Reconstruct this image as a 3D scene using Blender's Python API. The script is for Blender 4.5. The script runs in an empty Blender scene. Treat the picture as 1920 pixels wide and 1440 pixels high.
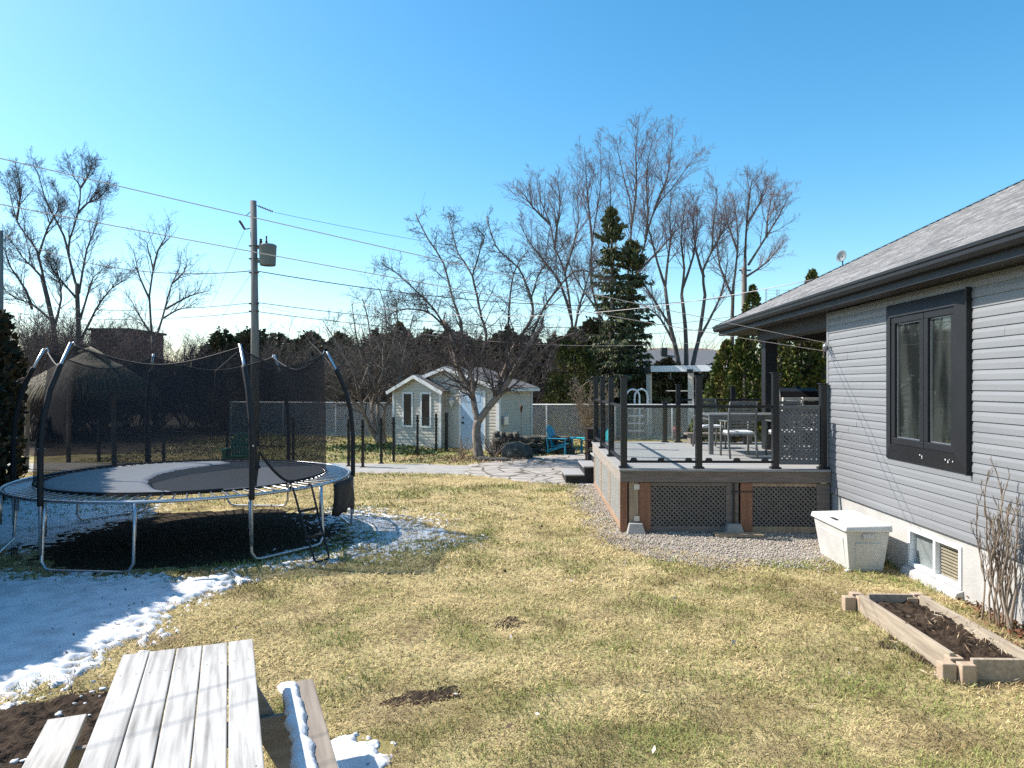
import bpy, math, random
import numpy as np
from mathutils import Vector, Matrix, Quaternion

# ---------------------------------------------------------------- camera, sky, sun, exposure
SC = bpy.context.scene
COL = SC.collection
F, CAM_H, HOR, CX = 1331.0, 2.3, 722.0, 960.0      # focal length and horizon in photo pixels, camera height in metres
cam_d = bpy.data.cameras.new("camera")
cam_d.sensor_width = 36.0
cam_d.lens = F / 1920.0 * 36.0
cam_d.shift_y = (HOR - 720.0) / 1920.0
cam_d.clip_start, cam_d.clip_end = 0.05, 3000.0
cam = bpy.data.objects.new("camera", cam_d)
COL.objects.link(cam)
cam.location = (0, 0, CAM_H)
cam.rotation_euler = (math.radians(90), 0, 0)
SC.camera = cam

SUN_EL = math.radians(45.0)
SUN_AZ = math.atan2(-0.96, 0.28)                  # from +Y towards +X
world = bpy.data.worlds.new("World")
SC.world = world
world.use_nodes = True
wn = world.node_tree
wn.nodes.clear()
w_out = wn.nodes.new("ShaderNodeOutputWorld")
w_bg = wn.nodes.new("ShaderNodeBackground")
w_sky = wn.nodes.new("ShaderNodeTexSky")
w_sky.sky_type = 'NISHITA'
w_sky.sun_disc = False
w_sky.sun_elevation = SUN_EL
w_sky.sun_rotation = SUN_AZ
w_sky.altitude = 50
w_sky.air_density = 1.0
w_sky.dust_density = 0.8
w_sky.ozone_density = 1.5
w_hs = wn.nodes.new("ShaderNodeHueSaturation")
w_hs.inputs["Saturation"].default_value = 1.38
w_hs.inputs["Hue"].default_value = 0.486
w_bg.inputs["Strength"].default_value = 0.142
wn.links.new(w_sky.outputs[0], w_hs.inputs["Color"])
wn.links.new(w_hs.outputs[0], w_bg.inputs["Color"])
wn.links.new(w_bg.outputs[0], w_out.inputs["Surface"])

sun_d = bpy.data.lights.new("sun", 'SUN')
sun_d.energy = 5.0
sun_d.angle = math.radians(0.53)
sun_d.color = (1.0, 0.94, 0.86)
sun = bpy.data.objects.new("sun", sun_d)
COL.objects.link(sun)
LIGHT = Vector((0.96, -0.28, -math.tan(SUN_EL))).normalized()
sun.rotation_euler = LIGHT.to_track_quat('-Z', 'Y').to_euler()
sun.location = (-20, 10, 30)

SC.view_settings.view_transform = 'Standard'
SC.view_settings.look = 'None'
SC.view_settings.exposure = 0.7
SC.view_settings.gamma = 1.0
SC.cycles.use_denoising = False
SC.cycles.max_bounces = 8
SC.cycles.transparent_max_bounces = 24

# ---------------------------------------------------------------- helpers
R = random.Random(7)
V3 = Vector


def PX(px, py, Y):
    """The point at distance Y that the photo shows at pixel (px, py)."""
    return V3(((px - CX) * Y / F, Y, CAM_H - (py - HOR) * Y / F))


def G(px, py, z=0.0):
    """The point of height z that the photo shows at pixel (px, py)."""
    Y = (CAM_H - z) * F / (py - HOR)
    return V3(((px - CX) * Y / F, Y, z))


def chain(o):
    m = Matrix.Identity(4)
    while o is not None:
        m = o.matrix_basis @ m
        o = o.parent
    return m


def tag(o, label=None, cat=None, group=None, kind=None):
    if label:
        o["label"] = label
    if cat:
        o["category"] = cat
    if group:
        o["group"] = group
    if kind:
        o["kind"] = kind
    return o


def thing(name, loc, label, cat, group=None, rz=0.0, rx=0.0, ry=0.0):
    o = bpy.data.objects.new(name, None)
    o.empty_display_size = 0.2
    COL.objects.link(o)
    o.location = loc
    o.rotation_euler = (rx, ry, rz)
    return tag(o, label, cat, group)


def copy_tree(o, parent=None, loc=None, rz=None, scale=None, label=None):
    c = o.copy()
    COL.objects.link(c)
    if parent is not None:
        c.parent = parent
    if loc is not None:
        c.location = loc
    if rz is not None:
        c.rotation_euler = (o.rotation_euler[0], o.rotation_euler[1], rz)
    if scale is not None:
        c.scale = scale if hasattr(scale, "__len__") else (scale,) * 3
    if label:
        c["label"] = label
    for ch in [x for x in COL.objects if x.parent == o]:
        copy_tree(ch, c)
    return c


def link_mesh(name, me, mat, parent=None, bevel=0.0):
    o = bpy.data.objects.new(name, me)
    COL.objects.link(o)
    if mat is not None:
        me.materials.append(mat)
    if parent is not None:
        o.parent = parent
    if bevel:
        b = o.modifiers.new("bevel", 'BEVEL')
        b.width = bevel
        b.segments = 2
        b.limit_method = 'ANGLE'
    return o


class MB:
    """Collects shapes and links them as one mesh object."""

    def __init__(self):
        self.v, self.f = [], []

    def poly(self, *pts):
        n = len(self.v)
        self.v += [tuple(p) for p in pts]
        self.f.append(tuple(range(n, n + len(pts))))
        return self

    def box(self, x0, x1, y0, y1, z0, z1):
        return self.hexa([(x0, y0, z0), (x1, y0, z0), (x1, y1, z0), (x0, y1, z0), (x0, y0, z1), (x1, y0, z1), (x1, y1, z1), (x0, y1, z1)])

    def hexa(self, c):
        n = len(self.v)
        self.v += [tuple(p) for p in c]
        self.f += [(n, n + 3, n + 2, n + 1), (n + 4, n + 5, n + 6, n + 7), (n, n + 1, n + 5, n + 4), (n + 1, n + 2, n + 6, n + 5),
                   (n + 2, n + 3, n + 7, n + 6), (n + 3, n, n + 4, n + 7)]
        return self

    def bar(self, a, b, w, t, up=(0, 0, 1)):
        """A rectangular bar from a to b, w wide (sideways) and t thick (along up)."""
        a, b = V3(a), V3(b)
        d = (b - a).normalized()
        s = d.cross(V3(up))
        if s.length < 1e-4:
            s = d.cross(V3((1, 0, 0)))
        s.normalize()
        u = s.cross(d).normalized()
        s, u = s * (w / 2), u * (t / 2)
        return self.hexa([a - s - u, a + s - u, b + s - u, b - s - u, a - s + u, a + s + u, b + s + u, b - s + u])

    def tube(self, pts, r, sides=6, cap=True):
        pts = [V3(p) for p in pts]
        k = len(pts)
        rs = r if hasattr(r, "__len__") else [r] * k
        n0 = len(self.v)
        ref = None
        for i, p in enumerate(pts):
            d = (pts[min(i + 1, k - 1)] - pts[max(i - 1, 0)])
            if d.length < 1e-9:
                d = V3((0, 0, 1))
            d.normalize()
            if ref is None:
                ref = V3((0, 0, 1)) if abs(d.z) < 0.9 else V3((1, 0, 0))
            s = d.cross(ref)
            if s.length < 1e-5:
                s = d.orthogonal()
            s.normalize()
            u = s.cross(d)
            ref = u
            for j in range(sides):
                a = 2 * math.pi * j / sides
                q = p + (s * math.cos(a) + u * math.sin(a)) * rs[i]
                self.v.append((q.x, q.y, q.z))
        for i in range(k - 1):
            for j in range(sides):
                a, b = n0 + i * sides + j, n0 + i * sides + (j + 1) % sides
                self.f.append((a, b, b + sides, a + sides))
        if cap:
            self.f.append(tuple(n0 + j for j in reversed(range(sides))))
            self.f.append(tuple(n0 + (k - 1) * sides + j for j in range(sides)))
        return self

    def lathe(self, c, prof, sides=16, axis=(0, 0, 1)):
        c, ax = V3(c), V3(axis).normalized()
        pts = [c + ax * z for r, z in prof]
        s = ax.orthogonal().normalized()
        u = ax.cross(s)
        n0 = len(self.v)
        for (r, z), p in zip(prof, pts):
            for j in range(sides):
                a = 2 * math.pi * j / sides
                q = p + (s * math.cos(a) + u * math.sin(a)) * r
                self.v.append((q.x, q.y, q.z))
        for i in range(len(prof) - 1):
            for j in range(sides):
                a, b = n0 + i * sides + j, n0 + i * sides + (j + 1) % sides
                self.f.append((a, b, b + sides, a + sides))
        self.f.append(tuple(n0 + j for j in reversed(range(sides))))
        self.f.append(tuple(n0 + (len(prof) - 1) * sides + j for j in range(sides)))
        return self

    def prism(self, outline, ex):
        """A planar outline extruded along the vector ex."""
        o = [V3(p) for p in outline]
        ex = V3(ex)
        n = len(o)
        b = len(self.v)
        self.v += [tuple(p) for p in o] + [tuple(p + ex) for p in o]
        self.f.append(tuple(b + i for i in reversed(range(n))))
        self.f.append(tuple(b + n + i for i in range(n)))
        for i in range(n):
            j = (i + 1) % n
            self.f.append((b + i, b + j, b + n + j, b + n + i))
        return self

    def blob(self, c, rad, rnd, jit=0.25, seg=8, rings=5, squash=0.0):
        """A rough stone: a jittered ellipsoid."""
        c, rad = V3(c), V3(rad)
        n0 = len(self.v)
        for i in range(rings + 1):
            th = math.pi * i / rings
            for j in range(seg):
                ph = 2 * math.pi * j / seg
                k = 1 + rnd.uniform(-jit, jit) if 0 < i < rings else 1.0
                sx, sy, sz = math.sin(th) * math.cos(ph), math.sin(th) * math.sin(ph), math.cos(th)
                if squash:
                    m = max(abs(sx), abs(sy), abs(sz)) ** squash
                    sx, sy, sz = sx / m, sy / m, sz / m
                self.v.append((c.x + rad.x * sx * k, c.y + rad.y * sy * k, c.z + rad.z * sz * k))
        for i in range(rings):
            for j in range(seg):
                a, b = n0 + i * seg + j, n0 + i * seg + (j + 1) % seg
                self.f.append((a, a + seg, b + seg, b))
        return self

    def build(self, name, mat, parent=None, world=False, bevel=0.0, smooth=False, tag_=None, kind=None):
        vs = self.v
        loc = None
        if world and parent is not None:
            m = chain(parent).inverted()
            vs = [tuple(m @ V3(p)) for p in vs]
        elif parent is None and kind != "structure" and vs:
            a = np.array(vs)
            lo, hi = a.min(0), a.max(0)
            loc = V3(((lo[0] + hi[0]) / 2, (lo[1] + hi[1]) / 2, lo[2]))
            vs = [tuple(p) for p in (a - np.array(loc))]
        me = bpy.data.meshes.new(name)
        me.from_pydata(vs, [], self.f)
        me.update()
        if smooth:
            me.polygons.foreach_set("use_smooth", [True] * len(me.polygons))
        o = link_mesh(name, me, mat, parent, bevel)
        if loc is not None:
            o.location = loc
        if tag_:
            tag(o, *tag_)
        if kind:
            o["kind"] = kind
        return o


def np_mesh(name, verts, faces, mat, parent=None, cols=None, world=False, smooth=False, loc=None):
    verts = np.asarray(verts, dtype=np.float64).reshape(-1, 3)
    faces = np.asarray(faces, dtype=np.int32)
    if world and parent is not None:
        m = np.array(chain(parent).inverted())
        verts = verts @ m[:3, :3].T + m[:3, 3]
    if loc is not None:
        verts = verts - np.asarray(loc)
    me = bpy.data.meshes.new(name)
    k = faces.shape[1]
    me.vertices.add(len(verts))
    me.vertices.foreach_set("co", verts.astype(np.float32).ravel())
    me.loops.add(faces.size)
    me.loops.foreach_set("vertex_index", faces.ravel())
    me.polygons.add(len(faces))
    me.polygons.foreach_set("loop_start", np.arange(0, faces.size, k, dtype=np.int32))
    if smooth:
        me.polygons.foreach_set("use_smooth", np.ones(len(faces), dtype=bool))
    if cols is not None:
        ca = me.color_attributes.new("Col", 'FLOAT_COLOR', 'POINT')
        c4 = np.ones((len(verts), 4), dtype=np.float32)
        c4[:, :3] = cols
        ca.data.foreach_set("color", c4.ravel())
    me.update(calc_edges=True)
    o = link_mesh(name, me, mat, parent)
    if loc is not None:
        o.location = loc
    return o


def vnoise(x, y, s=0.0):
    x, y = np.asarray(x, float), np.asarray(y, float)
    ix, iy = np.floor(x), np.floor(y)
    fx, fy = x - ix, y - iy
    fx, fy = fx * fx * (3 - 2 * fx), fy * fy * (3 - 2 * fy)

    def h(a, b):
        t = np.sin(a * 127.1 + b * 311.7 + s * 74.7) * 43758.5453
        return t - np.floor(t)
    return (h(ix, iy) * (1 - fx) + h(ix + 1, iy) * fx) * (1 - fy) + (h(ix, iy + 1) * (1 - fx) + h(ix + 1, iy + 1) * fx) * fy


def fbm(x, y, s=0.0, o=4):
    t, a, n = 0.0, 0.5, 0.0
    for i in range(o):
        t = t + a * vnoise(np.asarray(x) * 2 ** i, np.asarray(y) * 2 ** i, s + i * 3.1)
        n += a
        a *= 0.5
    return t / n


def sdf(x, y, poly):
    """Signed distance to a polygon, positive inside."""
    x, y = np.asarray(x, float), np.asarray(y, float)
    d = np.full(x.shape, 1e9)
    ins = np.zeros(x.shape, bool)
    n = len(poly)
    for i in range(n):
        ax, ay = poly[i]
        bx, by = poly[(i + 1) % n]
        ex, ey = bx - ax, by - ay
        t = np.clip(((x - ax) * ex + (y - ay) * ey) / (ex * ex + ey * ey + 1e-12), 0, 1)
        d = np.minimum(d, np.hypot(x - ax - t * ex, y - ay - t * ey))
        c = ((ay > y) != (by > y)) & (x < (bx - ax) * (y - ay) / (by - ay + 1e-12) + ax)
        ins ^= c
    return np.where(ins, d, -d)


def sheet(name, poly, res, mat, zf, parent=None, kind=None, tag_=None, smooth=True, pad=0.3):
    """A height sheet over a polygon: zf(x, y, sd) gives the height; faces wholly under -4 mm are dropped."""
    px = [p[0] for p in poly]
    py = [p[1] for p in poly]
    xs = np.arange(min(px) - pad, max(px) + pad, res)
    ys = np.arange(min(py) - pad, max(py) + pad, res)
    X, Y = np.meshgrid(xs, ys)
    Z = zf(X, Y, sdf(X, Y, poly))
    ny, nx = X.shape
    idx = np.arange(nx * ny).reshape(ny, nx)
    q = np.stack([idx[:-1, :-1], idx[:-1, 1:], idx[1:, 1:], idx[1:, :-1]], -1).reshape(-1, 4)
    zr = Z.ravel()
    keep = (zr[q].max(1) > 0.001)
    q = q[keep]
    used = np.unique(q)
    mp = np.full(nx * ny, -1)
    mp[used] = np.arange(len(used))
    vs = np.stack([X.ravel(), Y.ravel(), zr], -1)[used]
    o = np_mesh(name, vs, mp[q], mat, parent, smooth=smooth, world=parent is not None)
    if tag_:
        tag(o, *tag_)
    if kind:
        o["kind"] = kind
    return o


# ---------------------------------------------------------------- materials
def mat(name, c1, c2=None, rough=0.7, scale=6.0, stretch=(1, 1, 1), bump=0.0, bscale=None, metal=0.0, detail=5.0, spec=0.5, coat=0.0, ramp=(0.3, 0.7), attr=None, bdist=0.02):
    m = bpy.data.materials.new(name)
    m.use_nodes = True
    nt = m.node_tree
    b = nt.nodes["Principled BSDF"]
    b.inputs["Roughness"].default_value = rough
    b.inputs["Metallic"].default_value = metal
    b.inputs["Specular IOR Level"].default_value = spec
    b.inputs["Coat Weight"].default_value = coat
    tc = nt.nodes.new("ShaderNodeTexCoord")
    mp = nt.nodes.new("ShaderNodeMapping")
    mp.inputs["Scale"].default_value = stretch
    nt.links.new(tc.outputs["Object"], mp.inputs["Vector"])
    nz = nt.nodes.new("ShaderNodeTexNoise")
    nz.inputs["Scale"].default_value = scale
    nz.inputs["Detail"].default_value = detail
    nt.links.new(mp.outputs[0], nz.inputs["Vector"])
    if attr:
        at = nt.nodes.new("ShaderNodeAttribute")
        at.attribute_name = attr
        nt.links.new(at.outputs["Color"], b.inputs["Base Color"])
    else:
        c2 = c2 or tuple(x * 0.78 for x in c1)
        rp = nt.nodes.new("ShaderNodeValToRGB")
        rp.color_ramp.elements[0].position = ramp[0]
        rp.color_ramp.elements[1].position = ramp[1]
        rp.color_ramp.elements[0].color = (*c2, 1)
        rp.color_ramp.elements[1].color = (*c1, 1)
        nt.links.new(nz.outputs["Fac"], rp.inputs["Fac"])
        nt.links.new(rp.outputs[0], b.inputs["Base Color"])
    if bump:
        bn = nt.nodes.new("ShaderNodeBump")
        bn.inputs["Strength"].default_value = bump
        bn.inputs["Distance"].default_value = bdist
        src = nz
        if bscale:
            src = nt.nodes.new("ShaderNodeTexNoise")
            src.inputs["Scale"].default_value = bscale
            src.inputs["Detail"].default_value = detail
            nt.links.new(mp.outputs[0], src.inputs["Vector"])
        nt.links.new(src.outputs["Fac"], bn.inputs["Height"])
        nt.links.new(bn.outputs[0], b.inputs["Normal"])
    return m


def leaf_ground_mat():
    return mat("leaf_ground", (0.1, 0.075, 0.052), (0.04, 0.032, 0.024), rough=0.95, scale=2.0, detail=12, bump=0.8, bscale=25, spec=0.1)


def see_through(name, opacity, col, rough=0.8, glossy=0.0):
    """Netting or clear glass: part transparent, part surface."""
    m = bpy.data.materials.new(name)
    m.use_nodes = True
    nt = m.node_tree
    nt.nodes.clear()
    out = nt.nodes.new("ShaderNodeOutputMaterial")
    tr = nt.nodes.new("ShaderNodeBsdfTransparent")
    mx = nt.nodes.new("ShaderNodeMixShader")
    nt.links.new(tr.outputs[0], mx.inputs[1])
    if glossy:
        gl = nt.nodes.new("ShaderNodeBsdfGlossy")
        gl.inputs["Roughness"].default_value = rough
        tr.inputs["Color"].default_value = (*col, 1)
        fr = nt.nodes.new("ShaderNodeFresnel")
        fr.inputs["IOR"].default_value = 1.45
        ml = nt.nodes.new("ShaderNodeMath")
        ml.operation = 'MULTIPLY'
        ml.inputs[1].default_value = glossy
        nt.links.new(fr.outputs[0], ml.inputs[0])
        ge = nt.nodes.new("ShaderNodeNewGeometry")
        iv = nt.nodes.new("ShaderNodeMath")
        iv.operation = 'SUBTRACT'
        iv.inputs[0].default_value = 1.0
        nt.links.new(ge.outputs["Backfacing"], iv.inputs[1])
        m2 = nt.nodes.new("ShaderNodeMath")
        m2.operation = 'MULTIPLY'
        nt.links.new(ml.outputs[0], m2.inputs[0])
        nt.links.new(iv.outputs[0], m2.inputs[1])
        nt.links.new(m2.outputs[0], mx.inputs[0])
        nt.links.new(gl.outputs[0], mx.inputs[2])
    else:
        df = nt.nodes.new("ShaderNodeBsdfDiffuse")
        df.inputs["Color"].default_value = (*col, 1)
        mx.inputs[0].default_value = opacity
        nt.links.new(df.outputs[0], mx.inputs[2])
    nt.links.new(mx.outputs[0], out.inputs["Surface"])
    return m


M = {}
M["ground"] = mat("lawn_soil", (0.43, 0.35, 0.18), (0.24, 0.2, 0.085), rough=0.95, scale=1.6, detail=12, bump=0.9, bscale=30, ramp=(0.38, 0.6), spec=0.1)
M["grass"] = mat("grass_blades", (1, 1, 1), rough=0.85, attr="Col", spec=0.15)
M["leafcol"] = mat("foliage", (1, 1, 1), rough=0.75, attr="Col", spec=0.2)
M["snow"] = mat("old_snow", (0.7, 0.71, 0.73), (0.5, 0.51, 0.53), rough=0.65, scale=5, detail=9, bump=0.35, bscale=22, ramp=(0.3, 0.6))
M["soil"] = mat("dark_soil", (0.07, 0.048, 0.032), (0.018, 0.012, 0.009), rough=0.95, scale=14, detail=12, bump=1.0, bscale=40, spec=0.15)
M["shadepaint"] = mat("painted_ground_shade", (0.055, 0.042, 0.026), (0.022, 0.017, 0.011), rough=0.95, scale=9, detail=12, bump=0.8, bscale=40, spec=0.1)  # ground colour that carries the shade under the trampoline
M["gravel"] = mat("gravel", (0.42, 0.365, 0.3), (0.2, 0.16, 0.12), rough=0.9, scale=40, detail=10, bump=1.0, bscale=60)
M["stone_chip"] = mat("gravel_stone", (0.58, 0.55, 0.52), (0.3, 0.27, 0.24), rough=0.85, scale=9, detail=3)
M["concrete"] = mat("concrete", (0.37, 0.35, 0.32), (0.28, 0.265, 0.24), rough=0.9, scale=3, detail=12, bump=0.25, bscale=80)
M["foundation"] = mat("parged_concrete", (0.5, 0.49, 0.465), (0.36, 0.35, 0.33), rough=0.9, scale=1.7, detail=12, bump=0.3, bscale=60)
M["siding"] = mat("grey_vinyl_siding", (0.232, 0.238, 0.247), (0.2, 0.206, 0.215), rough=0.5, scale=1.5, stretch=(1, 0.3, 6), detail=6)
M["charcoal"] = mat("charcoal_metal", (0.02, 0.021, 0.024), (0.015, 0.016, 0.018), rough=0.5, scale=3, spec=0.28)
M["navy"] = mat("charcoal_fascia", (0.03, 0.033, 0.04), (0.024, 0.027, 0.033), rough=0.5, scale=2, spec=0.28)
M["blackmetal"] = mat("black_metal", (0.013, 0.014, 0.016), (0.01, 0.01, 0.012), rough=0.38, scale=4)
M["soffit"] = mat("dark_soffit", (0.035, 0.031, 0.028), (0.025, 0.023, 0.021), rough=0.6, scale=2)
M["pane"] = mat("window_pane", (0.04, 0.046, 0.043), (0.012, 0.015, 0.015), rough=0.02, scale=1.6, stretch=(1, 3, 0.6), spec=0.9, ramp=(0.4, 0.6))
M["white"] = mat("white_vinyl", (0.78, 0.79, 0.8), (0.7, 0.71, 0.72), rough=0.4, scale=3)
M["deckboard"] = mat("deck_board", (0.36, 0.35, 0.335), (0.26, 0.252, 0.243), rough=0.75, scale=4, stretch=(0.6, 8, 8), detail=9)
M["greywood"] = mat("weathered_grey_wood", (0.24, 0.19, 0.155), (0.14, 0.112, 0.095), rough=0.85, scale=5, stretch=(0.6, 6, 6), detail=9, bump=0.2)
M["cedar"] = mat("red_cedar", (0.32, 0.15, 0.085), (0.22, 0.1, 0.055), rough=0.8, scale=4, stretch=(5, 5, 0.7), detail=9, bump=0.2)
M["tanwood"] = mat("tan_lumber", (0.42, 0.31, 0.2), (0.28, 0.2, 0.13), rough=0.85, scale=4, stretch=(5, 5, 0.8), detail=9, bump=0.2)
M["lattice"] = mat("brown_lattice", (0.17, 0.148, 0.125), (0.13, 0.112, 0.096), rough=0.8, scale=8)
M["greylattice"] = mat("grey_lattice", (0.15, 0.152, 0.155), (0.12, 0.122, 0.126), rough=0.7, scale=8)
M["silver"] = mat("silver_grey_planks", (0.66, 0.645, 0.62), (0.4, 0.385, 0.365), rough=0.85, scale=3.2, stretch=(0.45, 7, 7), detail=12, bump=0.35, bscale=9, ramp=(0.22, 0.55), bdist=0.006)
M["tableframe"] = mat("brown_grey_lumber", (0.3, 0.255, 0.215), (0.2, 0.165, 0.14), rough=0.85, scale=4, stretch=(0.6, 6, 6), detail=10, bump=0.2)
M["galv"] = mat("galvanised_steel", (0.6, 0.62, 0.65), (0.5, 0.52, 0.55), rough=0.35, scale=8, metal=0.85)
M["foam"] = mat("black_sleeve", (0.016, 0.016, 0.019), (0.011, 0.011, 0.013), rough=0.7, scale=7, bump=0.2)
M["mat"] = mat("black_jump_mat", (0.055, 0.055, 0.06), (0.045, 0.045, 0.05), rough=0.5, scale=40)
M["net"] = see_through("black_netting", 0.58, (0.034, 0.034, 0.038))
M["cream"] = mat("cream_siding", (0.56, 0.515, 0.435), (0.48, 0.44, 0.37), rough=0.6, scale=1.5, stretch=(1, 1, 5))
M["trimwhite"] = mat("painted_trim", (0.76, 0.76, 0.74), (0.66, 0.66, 0.64), rough=0.55, scale=4)
M["doorblue"] = mat("pale_blue_door", (0.42, 0.56, 0.7), (0.37, 0.5, 0.63), rough=0.45, scale=1.5)
M["bark"] = mat("grey_bark", (0.17, 0.14, 0.12), (0.065, 0.052, 0.047), rough=0.95, scale=7, stretch=(1, 1, 0.35), detail=10, bump=0.8)
M["bark2"] = mat("apple_bark", (0.33, 0.27, 0.225), (0.11, 0.085, 0.07), rough=0.95, scale=9, stretch=(1, 1, 0.5), detail=10, bump=0.9)
M["twig"] = mat("brown_twigs", (0.12, 0.088, 0.08), (0.065, 0.048, 0.046), rough=0.9, scale=2)
M["twigred"] = mat("reddish_twigs", (0.27, 0.185, 0.18), (0.17, 0.115, 0.115), rough=0.9, scale=2)
M["twigtan"] = mat("tan_twigs", (0.36, 0.28, 0.2), (0.2, 0.15, 0.11), rough=0.9, scale=2)
M["turq"] = mat("turquoise_paint", (0.005, 0.24, 0.37), (0.004, 0.2, 0.32), rough=0.5, scale=4)
M["aqua"] = mat("aqua_paint", (0.03, 0.42, 0.46), (0.02, 0.36, 0.4), rough=0.5, scale=4)
M["greenplastic"] = mat("green_plastic", (0.02, 0.2, 0.13), (0.018, 0.17, 0.11), rough=0.5, scale=4)
M["stone"] = mat("field_stone", (0.12, 0.11, 0.088), (0.04, 0.037, 0.032), rough=0.95, scale=5, detail=12, bump=0.9, bscale=14)
M["wire"] = mat("white_fence_wire", (0.72, 0.73, 0.74), (0.64, 0.65, 0.66), rough=0.5, scale=3)
M["pole"] = mat("weathered_pole", (0.25, 0.235, 0.225), (0.15, 0.14, 0.134), rough=0.95, scale=3, stretch=(4, 4, 0.3), detail=9, bump=0.3)
M["cable"] = mat("black_cable", (0.02, 0.02, 0.022), rough=0.6)
M["cord"] = mat("pale_clothesline", (0.7, 0.6, 0.57), (0.62, 0.53, 0.5), rough=0.6)
M["greycan"] = mat("grey_tank_paint", (0.15, 0.18, 0.19), (0.12, 0.145, 0.155), rough=0.5, scale=3)
M["brick"] = mat("dark_red_brick", (0.13, 0.05, 0.04), (0.09, 0.035, 0.03), rough=0.9, scale=3)
M["thatch"] = mat("thatch_straw", (0.2, 0.165, 0.115), (0.08, 0.065, 0.045), rough=0.95, scale=16, stretch=(1, 1, 0.2))
M["straw"] = mat("straw_cap", (0.42, 0.31, 0.18), (0.28, 0.2, 0.11), rough=0.95, scale=10)
M["resin"] = mat("beige_resin", (0.62, 0.61, 0.58), (0.48, 0.47, 0.445), rough=0.6, scale=2.5, detail=8, bump=0.05)
M["block"] = mat("tan_block", (0.46, 0.35, 0.25), (0.36, 0.27, 0.19), rough=0.95, scale=12, bump=0.5)
M["bedboard"] = mat("bed_board", (0.43, 0.36, 0.27), (0.27, 0.22, 0.165), rough=0.9, scale=4, stretch=(6, 0.6, 6), detail=10, bump=0.25)
M["greymetal"] = mat("grey_furniture", (0.14, 0.14, 0.135), (0.11, 0.11, 0.107), rough=0.5, scale=4)
M["steel"] = mat("brushed_steel", (0.45, 0.45, 0.44), (0.38, 0.38, 0.37), rough=0.3, metal=0.8)
M["beigewood"] = mat("pale_chair_wood", (0.6, 0.54, 0.46), (0.5, 0.45, 0.38), rough=0.6)
M["rust"] = mat("rusty_steel", (0.14, 0.075, 0.05), (0.06, 0.035, 0.025), rough=0.8, scale=9, bump=0.3)
M["red"] = mat("red_plastic", (0.5, 0.05, 0.06), rough=0.5)
M["leafdry"] = mat("dry_leaves", (0.26, 0.13, 0.07), (0.15, 0.07, 0.04), rough=0.9, scale=9)
M["bin"] = mat("slate_roof_far", (0.13, 0.135, 0.145), (0.1, 0.105, 0.112), rough=0.8, scale=3)
M["glass"] = see_through("railing_glass", 1.0, (0.955, 0.968, 0.966), rough=0.02, glossy=1.0)
M["palebark"] = mat("pale_bark", (0.3, 0.25, 0.215), (0.12, 0.095, 0.08), rough=0.95, scale=8, stretch=(1, 1, 0.4), detail=10, bump=0.7)
M["darkroof"] = mat("dark_shingle", (0.16, 0.15, 0.145), (0.08, 0.075, 0.075), rough=0.95, scale=9, stretch=(1, 4, 4), detail=10, bump=0.5)
M["darkpane"] = mat("dark_pane", (0.012, 0.012, 0.013), (0.03, 0.03, 0.032), rough=0.25, scale=1.4, spec=0.25)
M["snowbright"] = mat("brightened_snow", (0.9, 0.91, 0.93), (0.84, 0.85, 0.87), rough=0.6, scale=6, detail=8, bump=0.2)  # mat snow whitened to make up for the net's dimming
M["twigbrown"] = mat("brush_twigs", (0.15, 0.12, 0.1), (0.085, 0.068, 0.058), rough=0.9, scale=2)
M["clearpanel"] = see_through("clear_panel", 1.0, (0.95, 0.97, 0.97), rough=0.02, glossy=0.3)
M["benchwood"] = mat("bench_plank", (0.31, 0.26, 0.21), (0.19, 0.155, 0.125), rough=0.85, scale=3.5, stretch=(8, 0.5, 8), detail=12, bump=0.2)
M["blind"] = mat("beige_blind", (0.42, 0.35, 0.25), (0.34, 0.28, 0.2), rough=0.7)
M["roomgrey"] = mat("dim_room", (0.12, 0.125, 0.12), (0.07, 0.075, 0.07), rough=0.8, scale=0.8)


def flag_mat():
    m = mat("flagstone", (0.42, 0.38, 0.335), (0.26, 0.23, 0.2), rough=0.9, scale=2.2, detail=9, bump=0.3, bscale=30)
    nt = m.node_tree
    b = nt.nodes["Principled BSDF"]
    rp = b.inputs["Base Color"].links[0].from_socket
    tc = nt.nodes.new("ShaderNodeTexCoord")
    vo = nt.nodes.new("ShaderNodeTexVoronoi")
    vo.feature = 'DISTANCE_TO_EDGE'
    vo.inputs["Scale"].default_value = 1.7
    nt.links.new(tc.outputs["Object"], vo.inputs["Vector"])
    r2 = nt.nodes.new("ShaderNodeValToRGB")
    r2.color_ramp.elements[0].position = 0.025
    r2.color_ramp.elements[1].position = 0.05
    nt.links.new(vo.outputs["Distance"], r2.inputs["Fac"])
    mx = nt.nodes.new("ShaderNodeMix")
    mx.data_type = 'RGBA'
    mx.inputs[6].default_value = (0.1, 0.085, 0.06, 1)
    nt.links.new(r2.outputs[0], mx.inputs[0])
    nt.links.new(rp, mx.inputs[7])
    nt.links.new(mx.outputs[2], b.inputs["Base Color"])
    return m


M["flag"] = flag_mat()


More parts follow.
